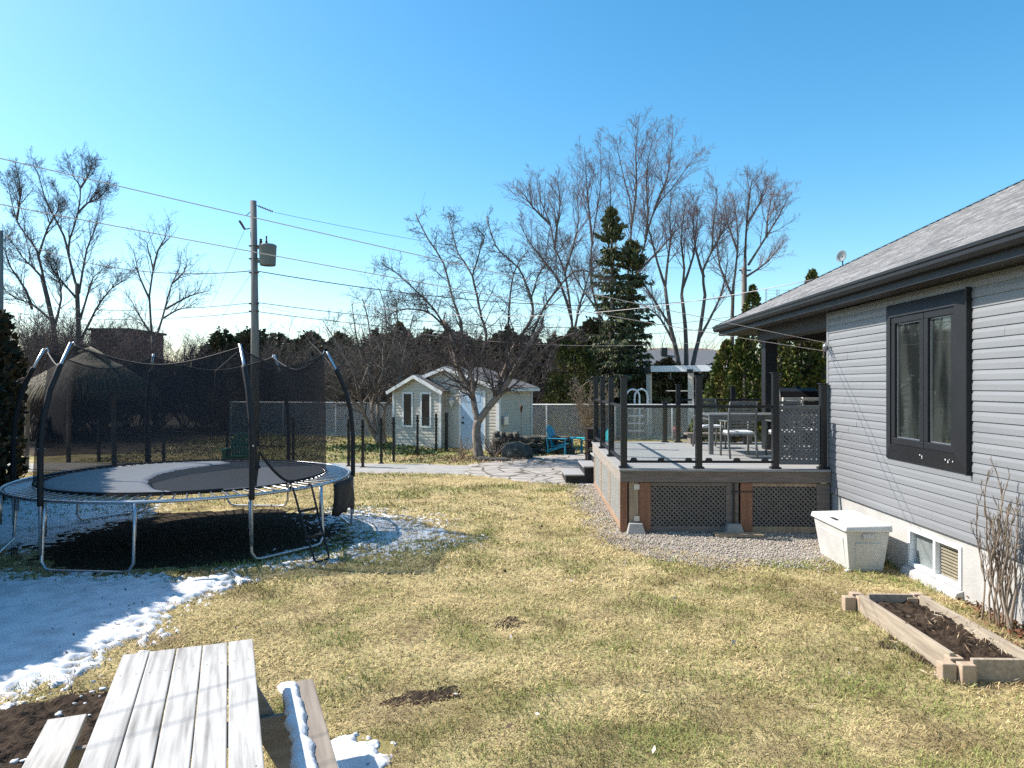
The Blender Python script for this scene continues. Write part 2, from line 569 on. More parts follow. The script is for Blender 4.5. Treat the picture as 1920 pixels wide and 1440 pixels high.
def shingle_mat():
    m = mat("grey_shingles", (0.34, 0.335, 0.33), (0.17, 0.165, 0.165), rough=0.95, scale=3, stretch=(6, 2.2, 6), detail=10, bump=0.6, bscale=50, ramp=(0.3, 0.7))
    nt = m.node_tree
    b = nt.nodes["Principled BSDF"]
    rp = b.inputs["Base Color"].links[0].from_socket
    tc = nt.nodes.new("ShaderNodeTexCoord")
    br = nt.nodes.new("ShaderNodeTexBrick")
    mp = nt.nodes.new("ShaderNodeMapping")
    mp.inputs["Rotation"].default_value = (0, 0, math.radians(90))
    nt.links.new(tc.outputs["Object"], mp.inputs["Vector"])
    nt.links.new(mp.outputs[0], br.inputs["Vector"])
    br.inputs["Scale"].default_value = 1.0
    br.inputs["Brick Width"].default_value = 0.32
    br.inputs["Row Height"].default_value = 0.1246
    br.inputs["Mortar Size"].default_value = 0.004
    br.inputs["Color1"].default_value = (1.1, 1.1, 1.1, 1)
    br.inputs["Color2"].default_value = (0.62, 0.62, 0.63, 1)
    br.inputs["Mortar"].default_value = (0.35, 0.35, 0.35, 1)
    mx = nt.nodes.new("ShaderNodeMix")
    mx.data_type = 'RGBA'
    mx.blend_type = 'MULTIPLY'
    mx.inputs[0].default_value = 1.0
    nt.links.new(rp, mx.inputs[6])
    nt.links.new(br.outputs["Color"], mx.inputs[7])
    nt.links.new(mx.outputs[2], b.inputs["Base Color"])
    return m


M["shingle"] = shingle_mat()


def clapboards(mb, O, U, N, z0, z1, ex, spans, lip=0.014, joint=0.0):
    """Horizontal siding courses on the wall through O along U, facing N; spans(z) lists the (u0, u1) runs at height z."""
    O, U, N = V3(O), V3(U), V3(N)
    z = z0
    K = V3((0, 0, 1))
    rs_ = random.Random(19)
    lip0 = lip
    while z < z1 - 1e-4:
        zt = min(z + ex, z1)
        runs = []
        for A, B in zip(spans(z + 1e-3), spans(zt - 1e-3)):
            if joint and A[1] - A[0] > 1.0:
                cuts = [A[0]] + sorted(rs_.uniform(A[0] + 0.3, A[1] - 0.3) for _ in range(max(1, int((A[1] - A[0]) / joint)))) + [A[1]]
                for c0, c1 in zip(cuts, cuts[1:]):
                    n_ = max(1, int((c1 - c0) / 0.6))
                    lj = lip0 + rs_.uniform(-0.002, 0.0025)
                    for q in range(n_):
                        u0, u1 = c0 + (c1 - c0) * q / n_, c0 + (c1 - c0) * (q + 1) / n_
                        runs.append(((u0, u1), (u0, u1), lj))
            else:
                runs.append((A, B, lip0))
        for (a0, a1), (b0, b1), lip in runs:
            P = lambda u, h, o: O + U * u + K * h + N * o
            mid = z + (zt - z) * 0.55
            am0, am1 = a0 + (b0 - a0) * 0.55, a1 + (b1 - a1) * 0.55
            mb.poly(P(a0, z, lip), P(a1, z, lip), P(am1, mid, lip * 0.95), P(am0, mid, lip * 0.95))
            mb.poly(P(am0, mid, lip * 0.95), P(am1, mid, lip * 0.95), P(b1, zt, 0.003), P(b0, zt, 0.003))
            mb.poly(P(a0, z, 0), P(a1, z, 0), P(a1, z, lip), P(a0, z, lip))
        z = zt


def lattice(mb, O, U, N, w, h, pitch=0.075, strip=0.036, t=0.007):
    """Diagonal lattice filling the rectangle w x h from O along U and up; two layers of strips."""
    O, U, N = V3(O), V3(U).normalized(), V3(N).normalized()
    K = V3((0, 0, 1))
    for layer, sg in ((0, 1), (1, -1)):
        step = pitch * math.sqrt(2)
        k = -h if sg > 0 else 0.0
        end = w if sg > 0 else w + h
        half = strip / 2 * math.sqrt(2)
        while k < end:
            # centre line u = k + z (sg>0) or u = k - z (sg<0)
            pts = []
            for off in (-half, half):
                kk = k + off
                if sg > 0:
                    za, zb = max(0, -kk), min(h, w - kk)
                else:
                    za, zb = max(0, kk - w), min(h, kk)
                pts.append((kk, za, zb))
            if pts[0][2] > pts[0][1] and pts[1][2] > pts[1][1]:
                q = []
                for kk, za, zb in pts:
                    q.append((kk + sg * za, za))
                    q.append((kk + sg * zb, zb))
                o0 = N * (0.001 + layer * t)
                P = [O + U * u + K * z + o0 for u, z in (q[0], q[2], q[3], q[1])]
                mb.hexa(P + [p + N * (t - 0.001) for p in P])
            k += step

# ================================================================ the setting: ground, paths, gravel, snow
TH = math.radians(-1.85)                             # the house and deck turn by this much
g = MB()
n = 24
for i in range(n):
    for j in range(n):
        xs = [-600 + 1200 * i / n, -600 + 1200 * (i + 1) / n]
        ys = [-400 + 1400 * j / n, -400 + 1400 * (j + 1) / n]
        g.poly((xs[0], ys[0], 0), (xs[1], ys[0], 0), (xs[1], ys[1], 0), (xs[0], ys[1], 0))
g.build("ground", M["ground"], kind="structure")

GRAVEL = [(1.5, 16.3), (1.45, 14), (1.42, 12), (1.5, 10.7), (1.75, 9.95), (2.4, 9.35), (3.2, 8.95), (4.1, 9.1), (4.88, 9.7), (4.88, 11.4), (1.9, 16.6)]
LEAFG = [(-60, 24.5), (-22, 24.2), (-14, 23.2), (-9.2, 24.5), (-7.2, 28), (-7.6, 31), (-3, 32.5), (16, 31.5), (30, 34), (30, 75), (-60, 75)]
PATH = [(-16, 20.9), (-6, 20.9), (-2.6, 20.6), (-1.1, 20.2), (-1.0, 18.2), (-2.4, 18.5), (-6, 18.8), (-16, 18.9)]
PATIO = [(-1.25, 20.3), (0.2, 22.6), (3.2, 23.6), (4.5, 22.5), (4.2, 17.0), (1.9, 16.2), (1.1, 16.6), (0.2, 17.0), (-0.6, 17.7), (-1.2, 18.3)]
SNOW = [(-8.2, 8.9), (-6.6, 8.5), (-4.5, 8.5), (-3.35, 8.42), (-3.2, 8.1), (-3.32, 7.6), (-3.42, 6.95), (-3.3, 6.45), (-3.42, 5.9), (-3.5, 5.5), (-3.8, 5.15), (-4.8, 4.7), (-8.2, 4.5)]
SNOWBIT = [(-3.75, 5.2), (-3.45, 5.42), (-3.2, 5.75), (-3.12, 5.55), (-3.35, 5.2), (-3.5, 4.95), (-3.8, 4.8), (-4.1, 4.75)]
SOILNEAR = [(-3.9, 4.85), (-3.45, 5.2), (-3.1, 5.42), (-2.72, 5.38), (-2.35, 4.8), (-2.1, 4.1), (-2.4, 3.4), (-4.4, 3.3)]
DUST_R = [(-4.1, 12.4), (-3.2, 13.5), (-2.0, 13.0), (-1.45, 12.4), (-0.95, 11.2), (-0.5, 10.7), (-0.9, 10.2), (-1.6, 9.75), (-2.2, 9.35), (-2.75, 8.95), (-3.6, 8.6), (-3.7, 8.95), (-3.0, 9.5), (-2.75, 10.2), (-3.1, 11.4)]
DUST_L = [(-10.3, 14.6), (-7.2, 14.1), (-6.6, 12.6), (-6.5, 11.2), (-6.9, 9.9), (-7.4, 9.0), (-9.2, 9.2)]
HOLE = [(-0.95, 5.25), (-0.65, 5.4), (-0.4, 5.45), (-0.32, 5.25), (-0.45, 5.05), (-0.75, 5.0), (-1.1, 5.05)]
SNOWFOOT = [(-1.22, 4.5), (-1.02, 4.6), (-0.84, 4.54), (-0.77, 4.2), (-0.8, 3.9), (-0.72, 3.3), (-1.15, 3.3)]
BEDSTRIP = [(3.2, 7.5), (3.3, 6.9), (3.05, 6.2), (3.2, 5.4), (3.8, 5.35), (4.75, 4.5), (4.78, 8.0), (4.1, 7.6)]


def gravel_z(x, y, s):
    k = s + (fbm(x * 1.6, y * 1.6, 3) - 0.5) * 0.9 + (fbm(x * 14, y * 14, 5) - 0.5) * 0.16
    return np.where(k > 0, 0.006 + 0.012 * vnoise(x * 18, y * 18, 1), -0.02)


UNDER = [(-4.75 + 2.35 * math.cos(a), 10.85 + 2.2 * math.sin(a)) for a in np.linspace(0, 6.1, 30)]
sheet("painted_trampoline_shade", UNDER, 0.05, M["shadepaint"], lambda x, y, s: np.where(s / 0.6 + (fbm(x * 3, y * 3, 4) - 0.5) * 1.6 > 0.1, 0.005 + 0.012 * fbm(x * 12, y * 12, 3), -0.02), kind="structure")  # dark sheet painting the shade below the trampoline
sheet("gravel_strip", GRAVEL, 0.04, M["gravel"], gravel_z, kind="structure")
sheet("leaf_covered_ground", LEAFG, 0.4, leaf_ground_mat(), lambda x, y, s: np.where(s + (fbm(x * 0.8, y * 0.8, 2) - 0.5) * 2.5 > 0, 0.012, -0.02), kind="structure")
sheet("path", PATH, 0.1, M["concrete"], lambda x, y, s: np.where(s + (fbm(x * 3, y * 3, 2) - 0.5) * 0.25 > 0, 0.016, -0.02), kind="structure")
sheet("patio", PATIO, 0.05, M["flag"], lambda x, y, s: np.where(s + (fbm(x * 2.2, y * 2.2, 8) - 0.5) * 0.8 > 0, 0.022 + 0.01 * vnoise(x * 2, y * 2, 1), -0.02), kind="structure")


def snow_z(th, amp, fine, b=0.0, soft=0.25):
    def f(x, y, s):
        k = s / soft + (fbm(x * 2.3, y * 2.3, 11, 5) - 0.5) * amp + (fbm(x * 16, y * 16, 4, 3) - 0.5) * fine + b
        k = np.clip(k, -1, 1.0)
        return np.where(k > 0, 0.008 + th * np.clip(k, 0, 1) ** 0.8 + 0.035 * (fbm(x * 1.7, y * 1.7, 9) - 0.5) * np.clip(k, 0, 1) + 0.012 * (fbm(x * 7, y * 7, 2) - 0.5) * np.clip(k, 0, 1), -0.02)
    return f


sheet("snow_bank", SNOW, 0.03, M["snow"], snow_z(0.045, 2.0, 2.2, 0.0, 0.4), kind="stuff",
      tag_=("broad bank of old snow lying in the hedge's shade before the trampoline", "snow"))
sheet("snow_scraps", SNOWBIT, 0.014, M["snow"], snow_z(0.022, 0.8, 2.6, -0.55, 0.3), kind="stuff",
      tag_=("sunlit scraps of melting snow between the snow bank and the picnic table", "snow"))
sheet("snow_dusting", DUST_R, 0.018, M["snow"], snow_z(0.014, 1.5, 3.4, -0.52, 0.7), kind="stuff",
      tag_=("thin speckled dusting of snow on the grass at the trampoline's ladder side", "snow"))
sheet("shaded_snow", DUST_L, 0.03, M["snow"], snow_z(0.02, 1.4, 2.4, -0.05, 0.6), kind="stuff",
      tag_=("speckled shaded snow under the hedge side of the trampoline", "snow"))
sheet("snow_patch", SNOWFOOT, 0.012, M["snow"], snow_z(0.022, 1.0, 2.0, 0.1, 0.16), kind="stuff",
      tag_=("small snow patch on the grass right of the picnic bench", "snow"))
sheet("snow_strip", [(-8.6, 17.2), (-7.6, 17.6), (-7.4, 16.6), (-8.4, 16.2)], 0.04, M["snow"], snow_z(0.05, 1.0, 0.6), kind="stuff",
      tag_=("flat snow remnant behind the far hedge side net post of the trampoline", "snow"))


def soil_z(amp, b=0.0):
    def f(x, y, s):
        k = s / 0.2 + (fbm(x * 4, y * 4, 21, 5) - 0.5) * 2.0 + b
        return np.where(k > 0, 0.004 + amp * (np.clip(fbm(x * 8, y * 8, 6, 4) - 0.3, 0, 1) * 1.7 + 0.8 * np.clip(fbm(x * 26, y * 26, 3, 2) - 0.35, 0, 1)) * np.clip(k, 0.15, 1), -0.02)
    return f


sheet("bare_soil", SOILNEAR, 0.018, M["soil"], soil_z(0.06), kind="structure")
sheet("soil_patch", HOLE, 0.015, M["soil"], soil_z(0.03, -0.3), kind="structure")
sheet("soil_clod", [(-0.12, 6.85), (0.0, 6.9), (0.02, 6.78), (-0.1, 6.75)], 0.012, M["soil"], soil_z(0.04, 0.3), kind="structure")
sheet("bare_strip", BEDSTRIP, 0.02, M["soil"], soil_z(0.02, -1.5), kind="structure")
cr = np.random.default_rng(5)
# snow crumbs lying on the bare soil
cb = MB()
for i in range(150):
    x, y = cr.uniform(-3.6, -2.3), cr.uniform(3.9, 5.3)
    if sdf(np.array([x]), np.array([y]), SOILNEAR)[0] > 0.05 and fbm(x * 3, y * 3, 40) > 0.52:
        s = cr.uniform(0.008, 0.03)
        cb.blob((x, y, 0.05), (s, s * 0.8, s * 0.4), R, 0.3, 6, 4)
tag(cb.build("snow_crumbs", M["snow"], smooth=True), "crumbs of snow scattered on the black soil beside the picnic table", "snow", kind="stuff")


# ---------------------------------------------------------------- grass
def outside(x, y, lst):
    ok = np.ones(len(x), bool)
    for poly, d in lst:
        ok &= sdf(x, y, poly) < d + (fbm(x * 3, y * 3, 31) - 0.5) * 0.3
    return ok


DECKPOLY = [(1.69, 11.0), (4.95, 10.9), (5.2, 16.4), (1.87, 16.4)]
HOUSEPOLY = [(4.9, 11.2), (4.55, 0), (9, 0), (9, 11.2)]
BEDIN = [(3.5, 7.2), (4.1, 7.1), (4.1, 5.5), (3.45, 5.5)]
STRAWS = [((-1.55, 16.9), (1.7, 0.55), 1.0), ((-0.9, 17.4), (1.2, 0.4), 1.0), ((-1.2, 14.6), (0.5, 0.25), 0.9), ((-1.9, 14.0), (0.5, 0.2), 0.7)]
DARKS = [((-3.05, 6.3), 0.3), ((-2.2, 6.6), 0.3), ((-0.7, 4.9), 0.7), ((0.3, 4.0), 0.5), ((2.9, 6.0), 0.6), ((3.3, 7.9), 0.8)]


def grass_field(dens, y0, y1, size, wid, seed, xlim=None):
    rg = np.random.default_rng(seed)
    half = 0.74 * y1 + 1.5
    area = 2 * half * (y1 - y0)
    N = int(area * dens)
    x, y = rg.uniform(-half, half, N), rg.uniform(y0, y1, N)
    keep = (np.abs(x) < 0.74 * y + 1.5) & (x < 5.0) & (x > -14)
    if xlim:
        keep &= (x > xlim[0]) & (x < xlim[1])
    x, y = x[keep], y[keep]
    keep = outside(x, y, [(GRAVEL, 0.22), (PATH, -0.08), (PATIO, -0.1), (SNOW, 0.3), (SOILNEAR, 0.12), (HOLE, 0.14), (DECKPOLY, 0), (HOUSEPOLY, 0), (BEDIN, 0), (SNOWFOOT, -0.04)])
    keep &= rg.uniform(0, 1, len(x)) < 0.55 + 0.9 * (fbm(x * 3, y * 3, 17) - 0.25)
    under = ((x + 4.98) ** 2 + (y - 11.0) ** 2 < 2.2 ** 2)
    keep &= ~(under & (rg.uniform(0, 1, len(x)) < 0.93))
    x, y = x[keep], y[keep]
    N = len(x)
    # how green: broad patches, small tufts, some spots set by hand
    gr = (fbm(x * 0.5, y * 0.5, 1, 4) - 0.5) * 2.4 + (fbm(x * 2.4, y * 2.4, 7, 4) - 0.5) * 3.4 + 0.16
    gr += np.exp(-((y - 8.6) / 0.7) ** 2) * np.where(x > 3, 0.4, 0) + np.where((x > 1.2) & (y < 6.2), 0.3, 0.0) + np.where(y > 21, 0.35, 0)
    gr += 0.9 * np.exp(-((x - 3.0) / 0.5) ** 2 - ((y - 5.6) / 1.2) ** 2) + 0.5 * np.exp(-((x + 2.6) / 1.2) ** 2 - ((y - 17.9) / 0.5) ** 2)
    st = np.zeros(N)
    for (cx, cy), (ax, ay), k in STRAWS:
        st = np.maximum(st, k * np.clip(1.5 - np.hypot((x - cx) / ax, (y - cy) / ay) + (fbm(x * 3, y * 3, 3) - 0.5) * 1.4, 0, 1))
    dk = np.zeros(N)
    for (cx, cy), rr in DARKS:
        dk = np.maximum(dk, np.clip(1.1 - np.hypot(x - cx, y - cy) / rr + (fbm(x * 4, y * 4, 5) - 0.5) * 1.8, 0, 1))
    dirt = np.clip((fbm(x * 2.2, y * 2.2, 55, 5) - 0.57) * 8, 0, 1)
    dk = np.maximum(dk * 0.7, dirt * 0.65)
    gg = np.clip(gr + rg.normal(0, 0.4, N), 0, 1)[:, None]
    gg = gg * (1 - st[:, None])
    straw = np.array([0.6, 0.468, 0.235]) * rg.uniform(0.6, 1.32, (N, 1)) + rg.uniform(-0.015, 0.02, (N, 3))
    green = np.array([0.2, 0.235, 0.065]) * rg.uniform(0.6, 1.35, (N, 1))
    brown = np.array([0.16, 0.105, 0.06]) * rg.uniform(0.6, 1.3, (N, 1))
    dry = np.array([0.66, 0.47, 0.25]) * rg.uniform(0.75, 1.15, (N, 1))
    c = straw * (1 - gg) + green * gg
    c = np.where(rg.uniform(0, 1, (N, 1)) < 0.13, brown, c)
    c = c * (1 - dk[:, None]) + brown * dk[:, None]
    c = c * (1 - st[:, None]) + dry * st[:, None]
    c = np.where((np.hypot(x + 4.98, y - 11.0) < 2.3)[:, None], brown * 0.45, c)  # trampoline shade painted into the blade colour
    az = rg.uniform(0, 2 * np.pi, N)
    flat = np.where(gg[:, 0] > 0.6, rg.uniform(0.45, 1.2, N), rg.uniform(0.05, 0.75, N))      # rise angle
    L = size * rg.uniform(0.5, 1.5, N) * np.where(st > 0.5, 0.7, 1)
    d = np.stack([np.cos(az) * np.cos(flat), np.sin(az) * np.cos(flat), np.sin(flat)], -1)
    s = np.stack([-np.sin(az), np.cos(az), np.zeros(N)], -1) * (wid * rg.uniform(0.6, 1.4, N))[:, None]
    b = np.stack([x, y, rg.uniform(0.0, 0.02, N)], -1)
    mid = b + d * (L * 0.55)[:, None]
    tip = b + d * L[:, None]
    tip[:, 2] -= L * 0.18
    tip[:, 2] = np.maximum(tip[:, 2], 0.006)
    v = np.stack([b - s / 2, b + s / 2, mid + s * 0.4, mid - s * 0.4, tip], 1)        # 5 verts
    i0 = np.arange(N)[:, None] * 5
    f = np.concatenate([i0 + [0, 1, 2], i0 + [0, 2, 3], i0 + [3, 2, 4]], 1).reshape(-1, 3)
    return v.reshape(-1, 3), f, np.repeat(c, 5, 0)


vs, fs, cs, off = [], [], [], 0
for a in ((7500, 2.6, 5.0, 0.042, 0.0042, 1), (4200, 5.0, 8.0, 0.048, 0.0055, 2), (2000, 8.0, 12.0, 0.055, 0.008, 3), (650, 12.0, 19.0, 0.065, 0.014, 4), (220, 19.0, 34.0, 0.09, 0.03, 5, (-13, 3))):
    v, f, c = grass_field(*a)
    vs.append(v)
    fs.append(f + off)
    cs.append(c)
    off += len(v)
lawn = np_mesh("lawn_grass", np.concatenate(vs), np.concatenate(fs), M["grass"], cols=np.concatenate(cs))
tag(lawn, "short straw coloured spring lawn with green tufts across the yard", "grass", kind="stuff")

# loose gravel stones
rg = np.random.default_rng(12)
N = 26000
x, y = rg.uniform(1.0, 4.95, N), rg.uniform(8.6, 16.4, N)
k = sdf(x, y, GRAVEL) + (fbm(x * 1.6, y * 1.6, 3) - 0.5) * 0.7 > rg.uniform(-0.35, 0.05, N)
x, y = x[k], y[k]
N = len(x)
oct_v = np.array([[1, 0, 0], [-1, 0, 0], [0, 1, 0], [0, -1, 0], [0, 0, 1], [0, 0, -1]], float)
oct_f = np.array([[0, 2, 4], [2, 1, 4], [1, 3, 4], [3, 0, 4], [2, 0, 5], [1, 2, 5], [3, 1, 5], [0, 3, 5]])
sz = rg.uniform(0.006, 0.019, (N, 1, 1)) * rg.uniform(0.6, 1.2, (N, 1, 3))
ang = rg.uniform(0, 6.28, N)
ov = oct_v[None] * sz
rv = np.stack([ov[..., 0] * np.cos(ang)[:, None] - ov[..., 1] * np.sin(ang)[:, None], ov[..., 0] * np.sin(ang)[:, None] + ov[..., 1] * np.cos(ang)[:, None], ov[..., 2]], -1)
rv += np.stack([x, y, np.full(N, 0.02)], -1)[:, None]
shade = rg.uniform(0.55, 1.25, (N, 1)) * np.array([[0.43, 0.385, 0.33]]) + rg.uniform(-0.03, 0.03, (N, 3))
gs = np_mesh("gravel_stones", rv.reshape(-1, 3), (oct_f[None] + (np.arange(N) * 6)[:, None, None]).reshape(-1, 3), M["grass"], cols=np.repeat(shade, 6, 0))
tag(gs, "loose pale gravel stones spread around the foot of the deck", "gravel", kind="stuff")


def scatter_leaves(name, label, pts, n, size, seed, cols, asp=0.6):
    rg = np.random.default_rng(seed)
    P = np.array(pts)
    i = rg.integers(0, len(P), n)
    c = P[i, :3] + rg.normal(0, 1, (n, 3)) * P[i, 3:4] * np.array([1, 1, 0.0])
    c[:, 2] = P[i, 2] + rg.uniform(0.005, 0.05, n)
    a = rg.normal(0, 1, (n, 3))
    a /= np.linalg.norm(a, axis=1)[:, None]
    b = np.cross(a, rg.normal(0, 1, (n, 3)))
    b /= np.linalg.norm(b, axis=1)[:, None]
    s = size * rg.uniform(0.5, 1.5, (n, 1))
    v = np.stack([c + a * s, c + b * s * asp, c - a * s, c - b * s * asp], 1).reshape(-1, 3)
    v[:, 2] = np.maximum(v[:, 2], 0.008)
    f = (np.arange(n) * 4)[:, None] + np.array([0, 1, 2, 3])
    cc = np.array(cols)[rg.integers(0, len(cols), n)] * rg.uniform(0.6, 1.3, (n, 1))
    o = np_mesh(name, v, f, M["leafcol"], cols=np.repeat(cc, 4, 0))
    return tag(o, label, "leaves", kind="stuff")


scatter_leaves("dry_leaves", "reddish brown dead leaves along the foot of the foundation", [(4.62 + 0.03 * k, 5.6 + 0.28 * k, 0.02, 0.1) for k in range(-2, 7)], 900, 0.022, 3, [(0.22, 0.09, 0.05), (0.16, 0.08, 0.04), (0.1, 0.1, 0.04), (0.3, 0.16, 0.09)])
scatter_leaves("snow_debris", "dark leaf and twig specks lying on the snow bank", [(-4.2, 7.4, 0.06, 0.9), (-4.0, 6.4, 0.06, 0.5), (-3.6, 6.2, 0.05, 0.35), (-3.7, 7.2, 0.05, 0.4), (-5.2, 8.0, 0.06, 0.8)], 120, 0.011, 14, [(0.06, 0.04, 0.03), (0.1, 0.06, 0.04)])
scatter_leaves("leaf_litter", "pale dead leaves and twigs under the fruit tree", [(-1.3, 21.6, 0.02, 0.5), (-0.9, 22.0, 0.02, 0.4), (-2.2, 21.8, 0.02, 0.6), (0, 21.9, 0.03, 0.4)], 1500, 0.03, 4, [(0.36, 0.24, 0.15), (0.25, 0.15, 0.1), (0.45, 0.33, 0.22)])
scatter_leaves("lawn_leaves", "scattered single dead leaves lying on the lawn", [(-2, 7, 0.01, 2.5), (0.5, 7, 0.01, 2.5), (2, 6.5, 0.01, 1.6), (0, 11, 0.01, 2.0)], 260, 0.02, 6, [(0.5, 0.42, 0.34), (0.3, 0.18, 0.1), (0.65, 0.58, 0.5), (0.12, 0.08, 0.05), (0.09, 0.06, 0.04)])
scatter_leaves("lawn_twigs", "short dark twigs and stalks scattered over the lawn", [(-1.5, 6.5, 0.01, 2.2), (1.2, 6.5, 0.01, 2.0), (2.6, 7.5, 0.01, 0.9), (-2.4, 5.8, 0.01, 0.6)], 320, 0.035, 16, [(0.1, 0.07, 0.05), (0.2, 0.14, 0.09), (0.42, 0.33, 0.2)], asp=0.07)
scatter_leaves("ground_cover", "low green creeping leaves around the many stemmed tree", [(-5.6, 25.5, 0.03, 0.5), (-4.9, 25.0, 0.03, 0.5), (-4.2, 25.5, 0.03, 0.4), (-5.2, 26.5, 0.03, 0.6), (-3.4, 23.9, 0.03, 0.4), (-3.0, 23.6, 0.04, 0.25)], 2200, 0.06, 8, [(0.06, 0.11, 0.03), (0.09, 0.14, 0.05), (0.18, 0.2, 0.12), (0.05, 0.07, 0.03)])

# ================================================================ the house
house = thing("house", (4.92, 11.05, 0), "single storey house in grey siding with dark trim and a shingle hip roof", "house", rz=TH)
NEAR = -10.5


def run_with_hole(z):
    if 1.42 < z < 3.28:
        return [(0.06, 1.95), (3.58, -NEAR)]
    return [(0.06, -NEAR), (-NEAR, -NEAR)]


b = MB()
clapboards(b, (0, 0, 0), (0, -1, 0), (-1, 0, 0), 0.65, 3.42, 0.1065, run_with_hole, lip=0.016, joint=3.2)
b.box(0.004, 0.2, NEAR, -3.58, 0.65, 3.42)
b.box(0.004, 0.2, -1.95, -0.005, 0.65, 3.42)
b.box(0.004, 0.2, -3.58, -1.95, 0.65, 1.42)
b.box(0.004, 0.2, -3.58, -1.95, 3.28, 3.42)
b.box(0.2, 8.8, -0.2, -0.004, 0.65, 3.42)
b.build("siding", M["siding"], house)
b = MB()
for x0, x1, y0, y1 in ((0.02, 0.25, NEAR, -3.44), (0.02, 0.25, -2.36, -0.02), (0.25, 8.8, -0.25, -0.02)):
    b.box(x0, x1, y0, y1, -0.2, 0.645)
b.box(0.02, 0.25, -3.44, -2.36, -0.2, 0.1)
b.box(0.02, 0.25, -3.44, -2.36, 0.565, 0.645)
b.build("foundation", M["foundation"], house)
b = MB()
b.box(-0.02, 0.06, -0.058, 0.018, 0.64, 3.42)
b.build("corner_trim", M["white"] if False else M["siding"], house, bevel=0.006)
b = MB()
for z in np.arange(0.0, 0.0, 1):
    pass
b.box(-0.29, -0.002, NEAR, 5.28, 3.44, 3.46)
b.box(-0.02, 8.8, 0.02, 5.28, 3.44, 3.46)
b.build("soffit", M["soffit"], house)
b = MB()
b.box(-0.32, -0.295, NEAR, 5.32, 3.43, 3.63)
b.box(-0.295, 8.8, 5.295, 5.32, 3.43, 3.63)
b.build("fascia", M["navy"], house)
b = MB()
prof = [(-0.322, 3.52), (-0.40, 3.52), (-0.43, 3.56), (-0.43, 3.60), (-0.445, 3.61), (-0.445, 3.645), (-0.432, 3.645), (-0.42, 3.6), (-0.335, 3.6), (-0.335, 3.645), (-0.322, 3.645)]
b.prism([(x, NEAR, z) for x, z in prof], (0, 5.42 - NEAR, 0))
b.prism([(-0.40, 5.322 + (-x - 0.322), z) for x, z in prof], (9.2, 0, 0))
b.build("gutter", M["charcoal"], house)

# roof: shingle courses on the yard side and on the far hip
PIT, X0, YE, ZE = 0.512, -0.39, 5.37, 3.65
b = MB()
XR = 4.6
ncourse = 40
dx = (XR - X0) / ncourse
rr = random.Random(3)
for i in range(ncourse):
    xa, xb = X0 + i * dx, X0 + (i + 1) * dx
    za, zb = ZE + PIT * (xa - X0), ZE + PIT * (xb - X0)
    ya, yb = YE - (xa - X0), YE - (xb - X0)
    lift = 0.011
    yl = ya
    yn = NEAR
    b.poly((xa, yn, za + lift), (xa, yl, za + lift), (xb, yb, zb + 0.002), (xb, yn, zb + 0.002))
    b.poly((xa, yn, za - 0.002), (xa, yl, za - 0.002), (xa, yl, za + lift), (xa, yn, za + lift))
    # far hip slope
    b.poly((xa, ya, za + lift), (2 * XR - xa, ya, za + lift), (2 * XR - xb, yb, zb), (xb, yb, zb))
zr = ZE + PIT * (XR - X0)
b.poly((XR, NEAR, zr), (XR, YE - (XR - X0), zr), (2 * XR - X0, YE, ZE), (2 * XR - X0, NEAR, ZE))
b.poly((X0, NEAR, ZE - 0.004), (2 * XR - X0, NEAR, ZE - 0.004), (2 * XR - X0, YE, ZE - 0.004), (X0, YE, ZE - 0.004))
roof = b.build("roof", M["shingle"], house)
b = MB()
k = 60
for i in range(k):
    t0, t1 = (XR - X0) * i / k, (XR - X0) * (i + 1.25) / k
    p0, p1 = V3((X0 + t0, YE - t0, ZE + PIT * t0 + 0.012 + 0.01)), V3((X0 + t1, YE - t1, ZE + PIT * t1 + 0.008))
    s = V3((0.08, 0.08, -0.03))
    s2 = V3((-0.09, -0.09, -0.02))
    for w in (V3((-0.1, 0.02, -0.03)), V3((-0.02, 0.1, -0.03))):
        b.poly(p0, p1, p1 + w, p0 + w)
b.build("hip_cap", M["shingle"], roof)

# main window: flared dark casing, two casement sashes
b = MB()
oy0, oy1, oz0, oz1 = -3.64, -1.89, 1.365, 3.315
iy0, iy1, iz0, iz1 = -3.45, -2.08, 1.56, 3.15
for q in (((oy0, oz0), (oy1, oz0), (iy1, iz0), (iy0, iz0)), ((oy1, oz0), (oy1, oz1), (iy1, iz1), (iy1, iz0)), ((oy1, oz1), (oy0, oz1), (iy0, iz1), (iy1, iz1)), ((oy0, oz1), (oy0, oz0), (iy0, iz0), (iy0, iz1))):
    o = [V3((-0.03, y, z)) for y, z in q[:2]] + [V3((-0.075, y, z)) for y, z in q[2:]]
    b.hexa([p + V3((0.05, 0, 0)) for p in o] + o)
b.box(-0.07, -0.0, oy0 - 0.02, oy0 - 0.002, oz0 - 0.01, oz1 + 0.01)
win = b.build("window", M["charcoal"], house)
ym = (iy0 + iy1) / 2 - 0.06
